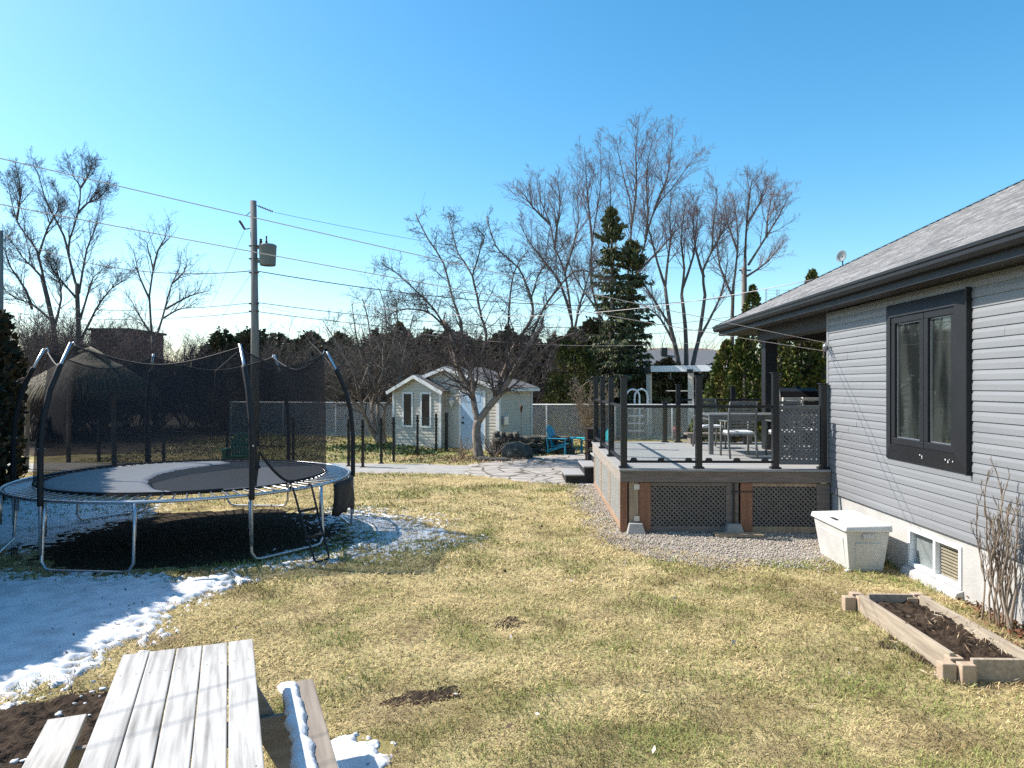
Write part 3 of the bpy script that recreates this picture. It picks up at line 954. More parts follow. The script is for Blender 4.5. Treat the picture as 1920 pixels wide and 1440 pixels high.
for a, c in ((iy0, ym - 0.004), (ym + 0.004, iy1)):
    b = MB()
    fw = 0.085
    for y0, y1, z0, z1 in ((a, c, iz0, iz0 + fw), (a, c, iz1 - fw, iz1), (a, a + fw, iz0 + fw, iz1 - fw), (c - fw, c, iz0 + fw, iz1 - fw)):
        b.box(-0.062, 0.03, y0, y1, z0, z1)
    b.build("sash", M["charcoal"], win, bevel=0.008)
    b = MB()
    b.box(-0.02, -0.008, a + fw, c - fw, iz0 + fw, iz1 - fw)
    b.build("pane", M["pane"], win)
    b = MB()
    for y0, y1, z0, z1 in ((a + fw, c - fw, iz0 + fw, iz0 + fw + 0.012), (a + fw, c - fw, iz1 - fw - 0.012, iz1 - fw), (a + fw, a + fw + 0.012, iz0 + fw, iz1 - fw), (c - fw - 0.012, c - fw, iz0 + fw, iz1 - fw)):
        b.box(-0.03, -0.0205, y0, y1, z0, z1)
    b.build("glazing_bead", M["galv"], win)
rr = random.Random(8)
for i in range(9):
    y = rr.choice([-3.3, -2.75, -3.35]) + rr.gauss(0, 0.06)
    z = 1.47 + rr.gauss(0, 0.03)
    q = rr.uniform(0.003, 0.008)
    MB().box(-0.0605, -0.0555, y - q, y + q, z - q, z + q).build("paint_chip", M["white"], win)

# basement window
b = MB()
wy0, wy1, wz0, wz1 = -3.44, -2.36, 0.1, 0.565
fw = 0.045
for y0, y1, z0, z1 in ((wy0, wy1, wz0, wz0 + fw), (wy0, wy1, wz1 - fw, wz1), (wy0, wy0 + fw, wz0 + fw, wz1 - fw), (wy1 - fw, wy1, wz0 + fw, wz1 - fw), (-2.955, -2.905, wz0 + fw, wz1 - fw)):
    b.box(-0.0, 0.09, y0, y1, z0, z1)
bw = b.build("basement_window", M["white"], house, bevel=0.006)
b = MB()
b.hexa([(-0.09, wy0 - 0.03, -0.02), (0.02, wy0 - 0.03, -0.02), (0.02, wy1 + 0.03, -0.02), (-0.09, wy1 + 0.03, -0.02),
        (-0.06, wy0 - 0.03, 0.07), (0.02, wy0 - 0.03, 0.097), (0.02, wy1 + 0.03, 0.097), (-0.06, wy1 + 0.03, 0.07)])
b.build("sill", M["foundation"], bw, bevel=0.008)
for y0, y1 in ((-3.395, -2.955), (-2.905, -2.405)):
    b = MB()
    b.box(0.05, 0.056, y0, y1, wz0 + fw, wz1 - fw)
    b.build("pane", M["glass"], bw)
b = MB()
for i in range(11):
    z = wz0 + 0.05 + i * 0.036
    b.box(0.062, 0.085, -3.4, -2.93, z, z + 0.02)
b.build("blind", M["blind"], bw)
MB().box(0.075, 0.08, -2.9, -2.41, 0.15, 0.52).build("painted_reflection", mat("pale_reflection_paint", (0.34, 0.36, 0.36), (0.2, 0.215, 0.215), rough=0.6, scale=3), bw)  # pale panel standing in for the reflection in this pane
b = MB()
b.box(0.22, 0.24, -3.44, -2.36, 0.1, 0.565)
b.build("room_back", M["roomgrey"], bw)

# porch post and beams
b = MB()
b.box(0.06, 0.30, 3.2, 3.44, 1.006, 3.2)
b.build("porch_post", M["charcoal"], house, bevel=0.006)
b = MB()
b.box(0.03, 0.33, 0.02, 3.6, 3.2, 3.438)
b.box(0.33, 8.8, 3.3, 3.6, 3.2, 3.438)
b.build("porch_beam", M["soffit"], house)

# pulleys of the two clotheslines hang on the corner trim
CL = [(V3((4.9, 11.0, 2.95)), V3((-5.7, 3.47, 4.17))), (V3((4.9, 11.0, 2.82)), V3((-5.7, 3.47, 3.80)))]
b = MB()
pc = V3((4.83, 10.93, 2.885))
dn = (CL[0][1] - CL[0][0]).normalized()
ax = dn.cross(V3((0, 0, 1))).normalized()
b.lathe(pc - ax * 0.012, [(0.065, 0), (0.052, 0.008), (0.052, 0.016), (0.065, 0.024)], 18, ax)
pul = b.build("clothesline_pulley", M["galv"], None)
tag(pul, "metal clothesline pulley hanging at the corner of the grey house wall", "pulley")
b = MB()
for k in range(3):
    c = V3((4.86, 10.86 - 0.035 * k, 2.83 - 0.045 * k))
    pts = [c + V3((0.0, 0.025 * math.cos(a), 0.035 * math.sin(a))) for a in np.linspace(0, 2 * math.pi, 9)]
    b.tube(pts, 0.005, 5, cap=False)
tag(b.build("hanging_chain", M["galv"]), "short steel chain hanging by the pulley on the house corner", "chain")


def wire(name, a, bpt, sag, r, material, label, cat="wire", group=None, seg=28):
    a, bpt = V3(a), V3(bpt)
    pts = [a.lerp(bpt, i / seg) - V3((0, 0, 4 * sag * (i / seg) * (1 - i / seg))) for i in range(seg + 1)]
    return tag(MB().tube(pts, r, 5).build(name, material, smooth=True), label, cat, group)


wire("clothesline", CL[0][0], CL[0][1], 0.06, 0.0042, M["cord"], "upper pale clothesline running from the house corner across the yard", "clothesline")
wire("clothesline", CL[1][0], CL[1][1], 0.06, 0.0042, M["cord"], "lower pale clothesline running from the house corner across the yard", "clothesline")

# satellite dish just beyond the hip
dish = thing("satellite_dish", (6.85, 14.75, 4.72), "small grey satellite dish peeking over the shingled hip of the house roof", "dish", rz=0.5)
dish.scale = (0.65, 0.65, 0.75)
b = MB()
b.lathe((0, 0, 0.34), [(0.02, -0.06), (0.09, -0.045), (0.15, -0.01), (0.17, 0.03), (0.155, 0.03), (0.09, -0.02), (0.01, -0.04)], 18, V3((-0.8, -0.1, 0.25)))
b.build("reflector", M["greycan"], dish, smooth=True)
b = MB()
b.tube([(0.05, 0, -0.2), (0.05, 0, 0.2), (0.03, 0, 0.34)], 0.018, 8)
b.tube([(0.05, 0, 0.2), (-0.1, -0.02, 0.2), (-0.2, -0.03, 0.32)], 0.009, 6)
b.build("mast", M["charcoal"], dish)

# ================================================================ the deck
deck = thing("deck", (1.69, 11.0, 0), "raised grey board deck with charcoal posts, glass railing and lattice skirting", "deck", rz=TH)
DZ = 1.0
b = MB()
rr = random.Random(5)
y = -0.03
while y < 5.28:
    xr = 3.2 if y < 0.05 else 7.6
    xs = [-0.03, xr] if xr < 5 else [-0.03, rr.uniform(2.2, 4.5), xr]
    for x0, x1 in zip(xs, xs[1:]):
        b.box(x0, x1 - 0.003, y, y + 0.136, DZ - 0.03, DZ + rr.uniform(-0.0015, 0.0015))
    y += 0.1415
b.build("floor", M["deckboard"], deck)
b = MB()
b.box(-0.012, 3.215, 0.0, 0.038, 0.795, 0.968)
b.build("front_fascia", M["greywood"], deck, bevel=0.004)
b = MB()
b.box(-0.014, 0.026, 0.04, 5.3, 0.785, 0.968)
b.box(0.03, 7.6, 5.262, 5.3, 0.785, 0.968)
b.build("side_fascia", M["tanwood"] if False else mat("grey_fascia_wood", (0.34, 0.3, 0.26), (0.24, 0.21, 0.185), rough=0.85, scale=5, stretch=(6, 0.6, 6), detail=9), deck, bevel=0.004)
# skirting, front: framed lattice gates
b = MB()
b.box(0.03, 3.2, 0.36, 0.38, 0.0, 0.79)
b.box(0.36, 0.38, 0.38, 5.2, 0.0, 0.79)
b.build("dark_backing", M["blackmetal"], deck)


def board(name, x0, x1, z0, z1, y, m, t=0.038, parent=deck):
    return MB().box(x0, x1, y, y + t, z0, z1).build(name, m, parent, bevel=0.003)


board("corner_board", -0.012, 0.1, 0.02, 0.79, 0.02, M["cedar"])
board("skirt_post", 0.125, 0.274, 0.14, 0.79, 0.03, M["tanwood"], 0.09)
for name, x0, x1, mats in (("lattice_gate", 0.282, 1.62, ("cedar", "greywood", "tanwood", "greywood")), ("lattice_gate", 1.84, 3.0, ("cedar", "greywood", "tanwood", "tanwood"))):
    gt = MB().box(x0, x0 + 0.18, 0.022, 0.058, 0.02, 0.785).build(name, M[mats[0]], deck, bevel=0.003)
    gx1 = x1 + (0.19 if x0 < 1 else 0.2)
    MB().box(x1, gx1, 0.022, 0.058, 0.02, 0.785).build("stile", M[mats[1]], gt, bevel=0.003)
    MB().box(x0 + 0.182, x1 - 0.002, 0.024, 0.056, 0.735, 0.785).build("top_rail", M[mats[3]], gt, bevel=0.003)
    MB().box(x0 + 0.182, x1 - 0.002, 0.024, 0.056, 0.02, 0.115).build("bottom_rail", M[mats[3]] if x0 > 1 else M["greywood"], gt, bevel=0.003)
    b = MB()
    lattice(b, (x0 + 0.182, 0.046, 0.116), (1, 0, 0), (0, -1, 0), x1 - x0 - 0.184, 0.618, pitch=0.053, strip=0.027)
    b.build("lattice", M["lattice"], gt)
    if x0 < 1:
        for z in (0.68, 0.19):
            MB().box(0.2, 0.285, 0.012, 0.02, z, z + 0.08).build("hinge", M["galv"], gt)
    else:
        MB().box(1.7, 2.02, 0.008, 0.02, 0.645, 0.662).build("latch_bar", M["blackmetal"], gt)
# side skirting: three lattice panels in a cedar frame, sunlight mixed into its colour
b = MB()
b.box(0.01, 0.045, 0.06, 5.2, 0.02, 0.12)
for yy in (0.06, 1.75, 3.45, 5.08):
    b.box(0.01, 0.045, yy, yy + 0.12, 0.122, 0.784)
b.build("side_skirt_frame", mat("sunlit_toned_cedar", (0.4, 0.265, 0.17), (0.27, 0.17, 0.11), rough=0.8, scale=4, stretch=(5, 0.8, 5), detail=9), deck, bevel=0.003)
for y0, y1 in ((0.19, 1.74), (1.88, 3.44), (3.58, 5.07)):
    b = MB()
    lattice(b, (0.03, y0, 0.122), (0, 1, 0), (-1, 0, 0), y1 - y0, 0.66, pitch=0.053, strip=0.028)
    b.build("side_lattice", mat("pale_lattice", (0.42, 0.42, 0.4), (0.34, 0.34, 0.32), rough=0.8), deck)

# railing
glassy = []


def post(x, y, z1, lz=DZ + 0.002):
    p = MB().box(x - 0.048, x + 0.048, y - 0.048, y + 0.048, lz, z1).build("railing_post", M["blackmetal"], deck, bevel=0.004)
    MB().box(x - 0.066, x + 0.066, y - 0.066, y + 0.066, z1, z1 + 0.018).build("cap", M["blackmetal"], p, bevel=0.006)
    MB().box(x - 0.075, x + 0.075, y - 0.075, y + 0.075, lz, lz + 0.03).build("base_trim", M["blackmetal"], p, bevel=0.006)
    return p


def glass_bay(x0, y0, x1, y1, clamps=3):
    a, c = V3((x0, y0, 0)), V3((x1, y1, 0))
    d = (c - a).normalized()
    a, c = a + d * 0.05, c - d * 0.05
    L = (c - a).length
    Z = V3((0, 0, 1))
    r_ = MB()
    r_.bar(a + Z * (DZ + 0.965), c + Z * (DZ + 0.965), 0.055, 0.042)
    rail = r_.build("top_rail", M["charcoal"], deck, bevel=0.006)
    r_ = MB()
    r_.bar(a + Z * (DZ + 0.105), c + Z * (DZ + 0.105), 0.05, 0.036)
    r_.build("bottom_rail", M["charcoal"], deck, bevel=0.005)
    s = d.cross(Z) * 0.004
    e0, e1 = a + d * 0.03, c - d * 0.03
    gp = MB().hexa([e0 - s + Z * (DZ + 0.13), e1 - s + Z * (DZ + 0.13), e1 + s + Z * (DZ + 0.13), e0 + s + Z * (DZ + 0.13),
                    e0 - s + Z * (DZ + 0.943), e1 - s + Z * (DZ + 0.943), e1 + s + Z * (DZ + 0.943), e0 + s + Z * (DZ + 0.943)]).build("glass_panel", M["glass"], deck)
    for i in range(clamps):
        q = a + d * (L * (0.1 + 0.8 * i / max(clamps - 1, 1)))
        w = d * 0.055
        w2 = d * 0.035
        t = d.cross(Z) * 0.022
        MB().hexa([q - w - t + Z * (DZ + 0.124), q + w - t + Z * (DZ + 0.124), q + w + t + Z * (DZ + 0.124), q - w + t + Z * (DZ + 0.124),
                   q - w2 - t + Z * (DZ + 0.165), q + w2 - t + Z * (DZ + 0.165), q + w2 + t + Z * (DZ + 0.165), q - w2 + t + Z * (DZ + 0.165)]).build("glass_clamp", M["blackmetal"], gp)


PF = [(0.055, 0.1, 2.43), (1.216, 0.1, 2.43), (2.395, 0.1, 2.48), (3.125, 0.1, 2.31)]
for p in PF:
    post(*p)
glass_bay(0.055, 0.1, 1.216, 0.1)
glass_bay(1.216, 0.1, 2.395, 0.1)
PS = [(0.055, 1.95, 2.43), (0.055, 3.6, 2.46), (0.055, 5.2, 2.47)]
for p in PS:
    post(*p)
glass_bay(0.055, 0.1, 0.055, 1.95, 2)
glass_bay(0.055, 1.95, 0.055, 3.6, 2)
glass_bay(0.055, 3.6, 0.055, 5.2, 2)
for p in [(1.62, 5.2, 1.9), (1.92, 5.2, 2.3), (3.15, 5.2, 2.26), (4.6, 5.2, 2.26), (6.4, 5.2, 2.26)]:
    post(*p)
glass_bay(1.92, 5.2, 3.15, 5.2, 2)
glass_bay(3.15, 5.2, 4.6, 5.2, 2)
glass_bay(4.6, 5.2, 6.4, 5.2, 2)
# lattice privacy bay beside the wall
b = MB()
b.box(2.447, 3.075, 0.075, 0.125, DZ + 0.935, DZ + 0.985)
b.box(2.447, 3.075, 0.075, 0.125, DZ + 0.07, DZ + 0.135)
b.box(2.447, 2.485, 0.08, 0.12, DZ + 0.137, DZ + 0.933)
b.box(3.037, 3.075, 0.08, 0.12, DZ + 0.137, DZ + 0.933)
pf = b.build("privacy_screen", M["greylattice"], deck, bevel=0.003)
b = MB()
lattice(b, (2.486, 0.108, DZ + 0.137), (1, 0, 0), (0, -1, 0), 0.55, 0.795, pitch=0.053, strip=0.028)
b.build("lattice", M["greylattice"], pf)
# concrete footings
for x, y in ((0.22, 0.0), (1.72, -0.01)):
    f = MB()
    f.hexa([(x - 0.15, y - 0.15, -0.02), (x + 0.15, y - 0.15, -0.02), (x + 0.15, y + 0.15, -0.02), (x - 0.15, y + 0.15, -0.02),
            (x - 0.1, y - 0.09, 0.17), (x + 0.1, y - 0.09, 0.17), (x + 0.1, y + 0.02, 0.17), (x - 0.1, y + 0.02, 0.17)])
    f.build("concrete_footing", M["concrete"], deck, bevel=0.008)
b = MB()
b.box(1.72, 1.745, -0.01, 0.018, 0.17, 0.79)
b.build("steel_post_strap", M["blackmetal"], deck)
# steps at the far left corner (deck frame of the world axes)
for x0, x1, z1 in ((1.22, 1.68, 0.23), (1.65, 2.0, 0.42), (1.95, 3.0, 0.62), (2.6, 3.6, 0.8)):
    m0 = chain(deck).inverted()
    s = MB().box(x0, x1, 16.42, 17.7, z1 - 0.035, z1)
    st = s.build("step_tread", M["deckboard"], deck, world=True, bevel=0.004)
    MB().box(x0 + 0.03, x1, 16.46, 17.66, -0.02, z1 - 0.037).build("step_riser", M["charcoal"], st, world=True)

# plank on the gravel under the gate
pl = MB().box(-0.36, 0.36, -0.1, 0.1, 0.0, 0.04).build("loose_plank", M["tanwood"], bevel=0.004)
tag(pl, "grey brown plank lying on the gravel below the lattice gates", "plank")
pl.location = (3.42, 10.72, 0.02)
pl.rotation_euler = (0, 0, -0.06)
# black and white stick leaning at the wall
b = MB()
b.tube([(4.83, 10.93, 0.05), (4.9, 10.97, 0.75)], 0.012, 8)
sk = b.build("stick", M["blackmetal"], smooth=True)
tag(sk, "thin black and white stick leaning between the deck and the house wall", "stick")
inv = sk.matrix_basis.inverted()
b = MB()
b.tube([(4.836, 10.933, 0.10), (4.85, 10.942, 0.25)], 0.0135, 8)
b.tube([(4.872, 10.954, 0.46), (4.886, 10.962, 0.6)], 0.0135, 8)
b.build("white_band", M["white"], sk, world=True, smooth=True)

# ================================================================ things near the house
# deck box
bx = thing("storage_box", (4.38, 9.2, 0.0), "weathered beige plastic deck box standing against the house foundation", "deck box", rz=TH)
b = MB()
b.hexa([(-0.2, -0.44, 0.0), (0.21, -0.44, 0.0), (0.21, 0.44, 0.0), (-0.2, 0.44, 0.0), (-0.265, -0.51, 0.5), (0.255, -0.51, 0.5), (0.255, 0.51, 0.5), (-0.265, 0.51, 0.5)])
for y0, y1 in ((-0.36, 0.36),):
    for x in (-1,):
        b.hexa([(-0.21, y0, 0.06), (-0.2, y0, 0.06), (-0.2, y1, 0.06), (-0.21, y1, 0.06), (-0.262, y0 - 0.03, 0.4), (-0.25, y0 - 0.03, 0.4), (-0.25, y1 + 0.03, 0.4), (-0.262, y1 + 0.03, 0.4)])
b.hexa([(-0.13, -0.456, 0.07), (0.14, -0.456, 0.07), (0.14, -0.44, 0.07), (-0.13, -0.44, 0.07), (-0.15, -0.505, 0.36), (0.16, -0.505, 0.36), (0.16, -0.49, 0.36), (-0.15, -0.49, 0.36)])
b.box(-0.26, -0.2, -0.5, -0.44, 0.0, 0.03)
b.build("body", M["resin"], bx, bevel=0.018)
b = MB()
b.hexa([(-0.3, -0.55, 0.505), (0.28, -0.55, 0.505), (0.28, 0.55, 0.505), (-0.3, 0.55, 0.505), (-0.285, -0.535, 0.57), (0.28, -0.535, 0.59), (0.28, 0.535, 0.59), (-0.285, 0.535, 0.57)])
b.build("lid", mat("pale_resin_lid", (0.72, 0.7, 0.66), (0.62, 0.6, 0.56), rough=0.55, scale=3, bump=0.05), bx, bevel=0.016)
MB().box(-0.07, 0.07, -0.53, -0.5, 0.41, 0.48).build("handle", M["resin"], bx, bevel=0.008)
MB().box(-0.24, -0.19, -0.15, 0.05, 0.572, 0.578).build("latch_slot", M["blackmetal"], bx)

# raised garden bed
bed = thing("garden_bed", (3.78, 6.0, 0), "raised garden bed of weathered boards with tan corner blocks and dark soil", "garden bed", rz=TH)
LB = 1.25
b = MB()
b.box(-0.32, -0.28, -0.42, LB - 0.1, 0.0, 0.19)
b.build("side_board", M["bedboard"], bed, bevel=0.004)
MB().box(0.28, 0.32, -1.5, LB - 0.1, 0.0, 0.19).build("side_board", M["bedboard"], bed, bevel=0.004)
MB().box(-0.2, 0.24, LB - 0.06, LB - 0.02, 0.0, 0.18).build("end_board", M["bedboard"], bed, bevel=0.004)
MB().box(-0.2, 0.6, -0.52, -0.48, 0.0, 0.18).build("end_board", M["bedboard"], bed, bevel=0.004)
for cx_, cy_ in ((-0.32, -0.5), (-0.32, LB - 0.03), (0.3, LB - 0.03)):
    for dx_, dy_ in ((-0.07, 0.0), (0.05, -0.05), (0.04, 0.09)):
        MB().box(cx_ + dx_ - 0.055, cx_ + dx_ + 0.055, cy_ + dy_ - 0.045, cy_ + dy_ + 0.045, 0.0, 0.15 + 0.012 * (dx_ > 0)).build("corner_block", M["block"], bed, bevel=0.008)
m0 = chain(bed)
soilpoly = [tuple((m0 @ V3(p))[:2]) for p in ((-0.285, LB - 0.06, 0), (0.285, LB - 0.06, 0), (0.285, -0.47, 0), (-0.285, -0.47, 0))]
sheet("soil", soilpoly, 0.014, M["soil"], lambda x, y, s: np.where(s > -0.012, 0.05 + 0.07 * fbm(x * 3, y * 3, 2) + 0.12 * np.clip(fbm(x * 10, y * 10, 5, 4) - 0.3, 0, 1) + 0.05 * np.clip(fbm(x * 28, y * 28, 7, 2) - 0.4, 0, 1), -0.05), parent=bed, pad=0.02)
scatter_leaves("straw_bits", "pale dry stalks on and around the dark soil of the garden bed", [(3.8, 6.3, 0.19, 0.15), (3.85, 5.8, 0.19, 0.15), (3.36, 6.2, 0.0, 0.07), (3.4, 5.6, 0.0, 0.08), (3.5, 5.4, 0.0, 0.12), (4.0, 5.35, 0.0, 0.15)], 420, 0.03, 9, [(0.5, 0.38, 0.24), (0.3, 0.2, 0.12), (0.55, 0.47, 0.35)], asp=0.1)


# ---------------------------------------------------------------- branching
def lerp_path(pts, t):
    k = t * (len(pts) - 1)
    i = min(int(k), len(pts) - 2)
    return pts[i].lerp(pts[i + 1], k - i), (pts[i + 1] - pts[i]).normalized()


def rvec(rnd):
    return V3((rnd.gauss(0, 1), rnd.gauss(0, 1), rnd.gauss(0, 1))).normalized()


class Tree:
    def __init__(self, seed, up=0.25, wig=0.22, ang=0.75, shrink=0.55, minr=0.004, twig_from=2):
        self.rnd = random.Random(seed)
        self.wood, self.branch, self.twig = MB(), MB(), MB()
        self.up, self.wig, self.ang, self.shrink, self.minr, self.tf = up, wig, ang, shrink, minr, twig_from

    def bin(self, lvl):
        return self.wood if lvl == 0 else (self.branch if lvl < self.tf else self.twig)

    def limb(self, pts, r0, r1, lvl=0, smooth=2):
        """A limb along given points, rounded by subdivision."""
        pts = [V3(p) for p in pts]
        out = []
        for i in range(len(pts) - 1):
            p0, p1, p2, p3 = pts[max(i - 1, 0)], pts[i], pts[i + 1], pts[min(i + 2, len(pts) - 1)]
            for j in range(smooth):
                t = j / smooth
                q = 0.5 * ((2 * p1) + (p2 - p0) * t + (2 * p0 - 5 * p1 + 4 * p2 - p3) * t * t + (3 * p1 - p0 - 3 * p2 + p3) * t ** 3)
                out.append(q)
        out.append(pts[-1])
        n = len(out)
        rs = [r0 + (r1 - r0) * i / (n - 1) for i in range(n)]
        self.bin(lvl).tube(out, rs, 8 if lvl == 0 else 6)
        return out, rs

    def sprout(self, path, rs, counts, length, lvl=1, t0=0.2, bias=None, radk=0.5):
        """Grow counts[0] children along the path, each with counts[1:] children of its own."""
        rnd = self.rnd
        n = counts[0]
        for k in range(n):
            t = t0 + (1 - t0) * (k + rnd.random()) / n
            p, d = lerp_path(path, min(t, 0.999))
            r = lerp_path([V3((x, 0, 0)) for x in rs], min(t, 0.999))[0].x
            side = rvec(rnd)
            side = (side - d * side.dot(d)).normalized()
            nd = d * math.cos(self.ang) + side * math.sin(self.ang) * rnd.uniform(0.6, 1.4) * (1.0 if lvl < 3 else 1.25) + V3((0, 0, self.up * (1.0, 1.0, 0.75, 0.4, 0.25)[min(lvl, 4)]))
            if bias is not None:
                nd += bias
            L = length * rnd.uniform(0.5, 1.25) * (1.2 - 0.75 * t)
            self.grow(p, nd.normalized(), L, max(r * radk, self.minr * (1.0 if lvl > 2 else 1.5)), lvl, counts[1:])

    def grow(self, p, d, L, r, lvl, counts):
        rnd = self.rnd
        segs = 5 if lvl <= 1 else 3
        pts = [p]
        rs = [r]
        for i in range(segs):
            d = (d + rvec(rnd) * self.wig + V3((0, 0, self.up * 0.35 * (1.0 if lvl < 3 else 0.4)))).normalized()
            p = p + d * (L / segs)
            pts.append(p)
            rs.append(max(r * (1 - 0.72 * (i + 1) / segs), self.minr * 0.6))
        self.bin(lvl).tube(pts, rs, 5 if lvl <= 1 else (4 if lvl < self.tf else 3), cap=False)
        if counts:
            self.sprout(pts, rs, counts, L * self.shrink, lvl + 1, 0.15)

    def build(self, name, loc, label, cat, group, mats):
        root = thing(name, loc, label, cat, group)
        for mb, nm, mt, sm in ((self.wood, "trunk", mats[0], True), (self.branch, "branches", mats[1], False), (self.twig, "twigs", mats[2], False)):
            if mb.v:
                mb.build(nm, mt, root, world=True, smooth=sm)
        return root


# bare climbing shrub by the wall
vine = thing("climbing_shrub", (4.63, 6.75, 0), "bare climbing shrub with pale stems against the foundation by the garden bed", "shrub")
rv = random.Random(31)
for k in range(13):
    t = Tree(310 + k, up=0.55, wig=0.22, ang=0.5, shrink=0.55, minr=0.003)
    h, lean = rv.uniform(1.0, 1.5), rv.uniform(-0.1, 0.05)
    pts = [V3((rv.uniform(4.58, 4.68), rv.uniform(6.5, 6.95), 0))]
    for j in range(6):
        pts.append(pts[-1] + V3((rv.uniform(-0.05, 0.035), lean / 3 + rv.uniform(-0.05, 0.05), h / 6)))
    path, rs = t.limb(pts, rv.uniform(0.006, 0.014), 0.004, 0)
    t.branch = t.twig = t.wood
    t.sprout(path, rs, (9, 4), 0.28, 1, 0.25)
    t.wood.build("stem", M["twigtan"], vine, world=True)

# ================================================================ the trampoline
TX, TY, TZ, TRR = -4.98, 11.0, 0.875, 2.4
tr = thing("trampoline", (TX, TY, 0), "large round trampoline with black safety net, half its mat under snow", "trampoline")


def ring(r, a, z):
    return V3((r * math.cos(a), r * math.sin(a), z))


A0 = math.radians(-48.6)
b = MB()
pts = [ring(TRR, 2 * math.pi * i / 72, TZ) for i in range(73)]
b.tube(pts, 0.022, 8, cap=False)
b.build("frame_ring", M["galv"], tr, smooth=True)
for k in range(6):
    a0 = A0 + k * math.pi / 3
    a1 = a0 + math.radians(28)
    pts = [ring(TRR, a0, TZ - 0.01), ring(TRR + 0.02, a0, 0.5), ring(TRR + 0.04, a0, 0.14)]
    c0, c1 = ring(TRR + 0.04, a0, 0.03), ring(TRR + 0.04, a1, 0.03)
    for s in (0.05, 0.12, 0.2, 0.35, 0.5, 0.65, 0.8, 0.88, 0.95):
        q = c0.lerp(c1, s)
        q.z = 0.03 + 0.07 * max(0, 1 - min(s, 1 - s) / 0.1) ** 2
        pts.append(q)
    pts += [ring(TRR + 0.04, a1, 0.14), ring(TRR + 0.02, a1, 0.5), ring(TRR, a1, TZ - 0.01)]
    lg = MB().tube(pts, 0.021, 8).build("leg", M["galv"], tr, smooth=True)
    for a in (a0, a1):
        MB().tube([ring(TRR + 0.003, a, 0.44), ring(TRR, a, TZ - 0.012)], 0.026, 8).build("leg_socket", M["galv"], lg, smooth=True)
    # net pole
    rp = TRR + 0.055
    prof = [(rp, 0.22), (rp, 0.9), (rp - 0.0, 1.5), (rp - 0.04, 1.9), (rp - 0.13, 2.25), (rp - 0.25, 2.52), (rp - 0.41, 2.84)]
    pl = MB().tube([ring(r, a0, z) for r, z in prof], 0.02, 8).build("net_pole", M["galv"], tr, smooth=True)
    MB().tube([ring(r, a0, z) for r, z in [(rp, 0.82)] + prof[1:6] + [(rp - 0.27, 2.56)]], 0.036, 10).build("foam_sleeve", M["foam"], pl, smooth=True)
    MB().tube([ring(rp - 0.05, a0, 1.52), ring(rp + 0.045, a0, 1.52)], 0.012, 6).build("bolt", M["galv"], pl)
    MB().tube([ring(rp - 0.41, a0, 2.82), ring(rp - 0.45, a0, 2.85), ring(rp - 0.47, a0, 2.8)], 0.009, 6).build("hook", M["galv"], pl)
b = MB()
mp_ = [ring(1.98, 2 * math.pi * i / 96, 0.896) for i in range(96)]
b.prism(mp_, (0, 0, 0.008))
jm = b.build("jump_mat", M["mat"], tr)
b = MB()
b.tube([ring(1.985, 2 * math.pi * i / 96, 0.9) for i in range(97)], 0.016, 5, cap=False)
b.build("mat_edge", M["foam"], jm)
for k in range(90):
    a = 2 * math.pi * (k + 0.3) / 90
    MB().tube([ring(1.99, a, 0.9), ring(2.05, a, 0.897), ring(2.34, a, 0.882), ring(2.4, a, 0.878)], [0.005, 0.012, 0.012, 0.005], 6).build("spring", M["galv"], tr, smooth=True)
# safety net with its slit beside a pole
NT, NZ = 180, 9
vs, fs = [], []
top = []
for i in range(NT):
    a = A0 + 2 * math.pi * i / NT
    u = (i * 6 / NT) % 1.0
    rh = 2.0 * math.cos(math.pi / 6) / math.cos(u * math.pi / 3 - math.pi / 6)
    zt = 2.8 - 0.235 * (1 - abs(2 * u - 1) ** 1.8)
    deg = math.degrees(a - A0)
    t0 = 0.0
    if 6.5 < deg < 22:
        t0 = 0.30 * (1 - (deg - 6.5) / 15.5) ** 1.5
    for j in range(NZ):
        tt = t0 + (1 - t0) * j / (NZ - 1)
        z = 0.93 + (zt - 0.93) * tt
        r = 2.03 * (1 - tt ** 2) + rh * tt ** 2 + 0.012 * math.sin(a * 23 + tt * 5) * (1 - abs(2 * tt - 1))
        vs.append(tuple(ring(r, a, z)))
    top.append(V3(vs[-1]))
    for j in range(NZ - 1):
        p = i * NZ + j
        q = ((i + 1) % NT) * NZ + j
        fs.append((p, q, q + 1, p + 1))
nt_ = np_mesh("safety_net", vs, fs, M["net"], tr, smooth=True)
MB().tube(top + [top[0]], 0.011, 5, cap=False).build("net_hem", M["foam"], nt_)
low = [V3(vs[i * NZ]) for i in range(NT)]
MB().tube([low[(i + 12) % NT] for i in range(NT - 14)], 0.013, 5).build("net_base_hem", M["foam"], nt_)
MB().tube([V3(vs[i * NZ]) for i in range(3, 13)], 0.02, 6).build("net_slit_edge", M["foam"], nt_)
MB().tube([V3(vs[3 * NZ + j]) * 1.004 for j in range(0, 6)], [0.022, 0.025, 0.03, 0.02, 0.018, 0.012], 6).build("net_strap", M["foam"], nt_)
kn = V3(vs[3 * NZ + 1]) * 1.01
MB().tube([kn + V3((-0.05, 0, 0.05)), kn, kn + V3((0.06, -0.01, 0.03))], 0.022, 6).build("strap_knot", M["foam"], nt_)
MB().tube([V3(vs[NZ - 1]) * 0.985 + V3((0, 0, -0.02)), V3(vs[(NT - 4) * NZ + NZ - 2]), V3(vs[(NT - 4) * NZ + NZ - 2]) + V3((0, 0, -0.2))], 0.012, 5).build("net_tie", M["foam"], nt_)

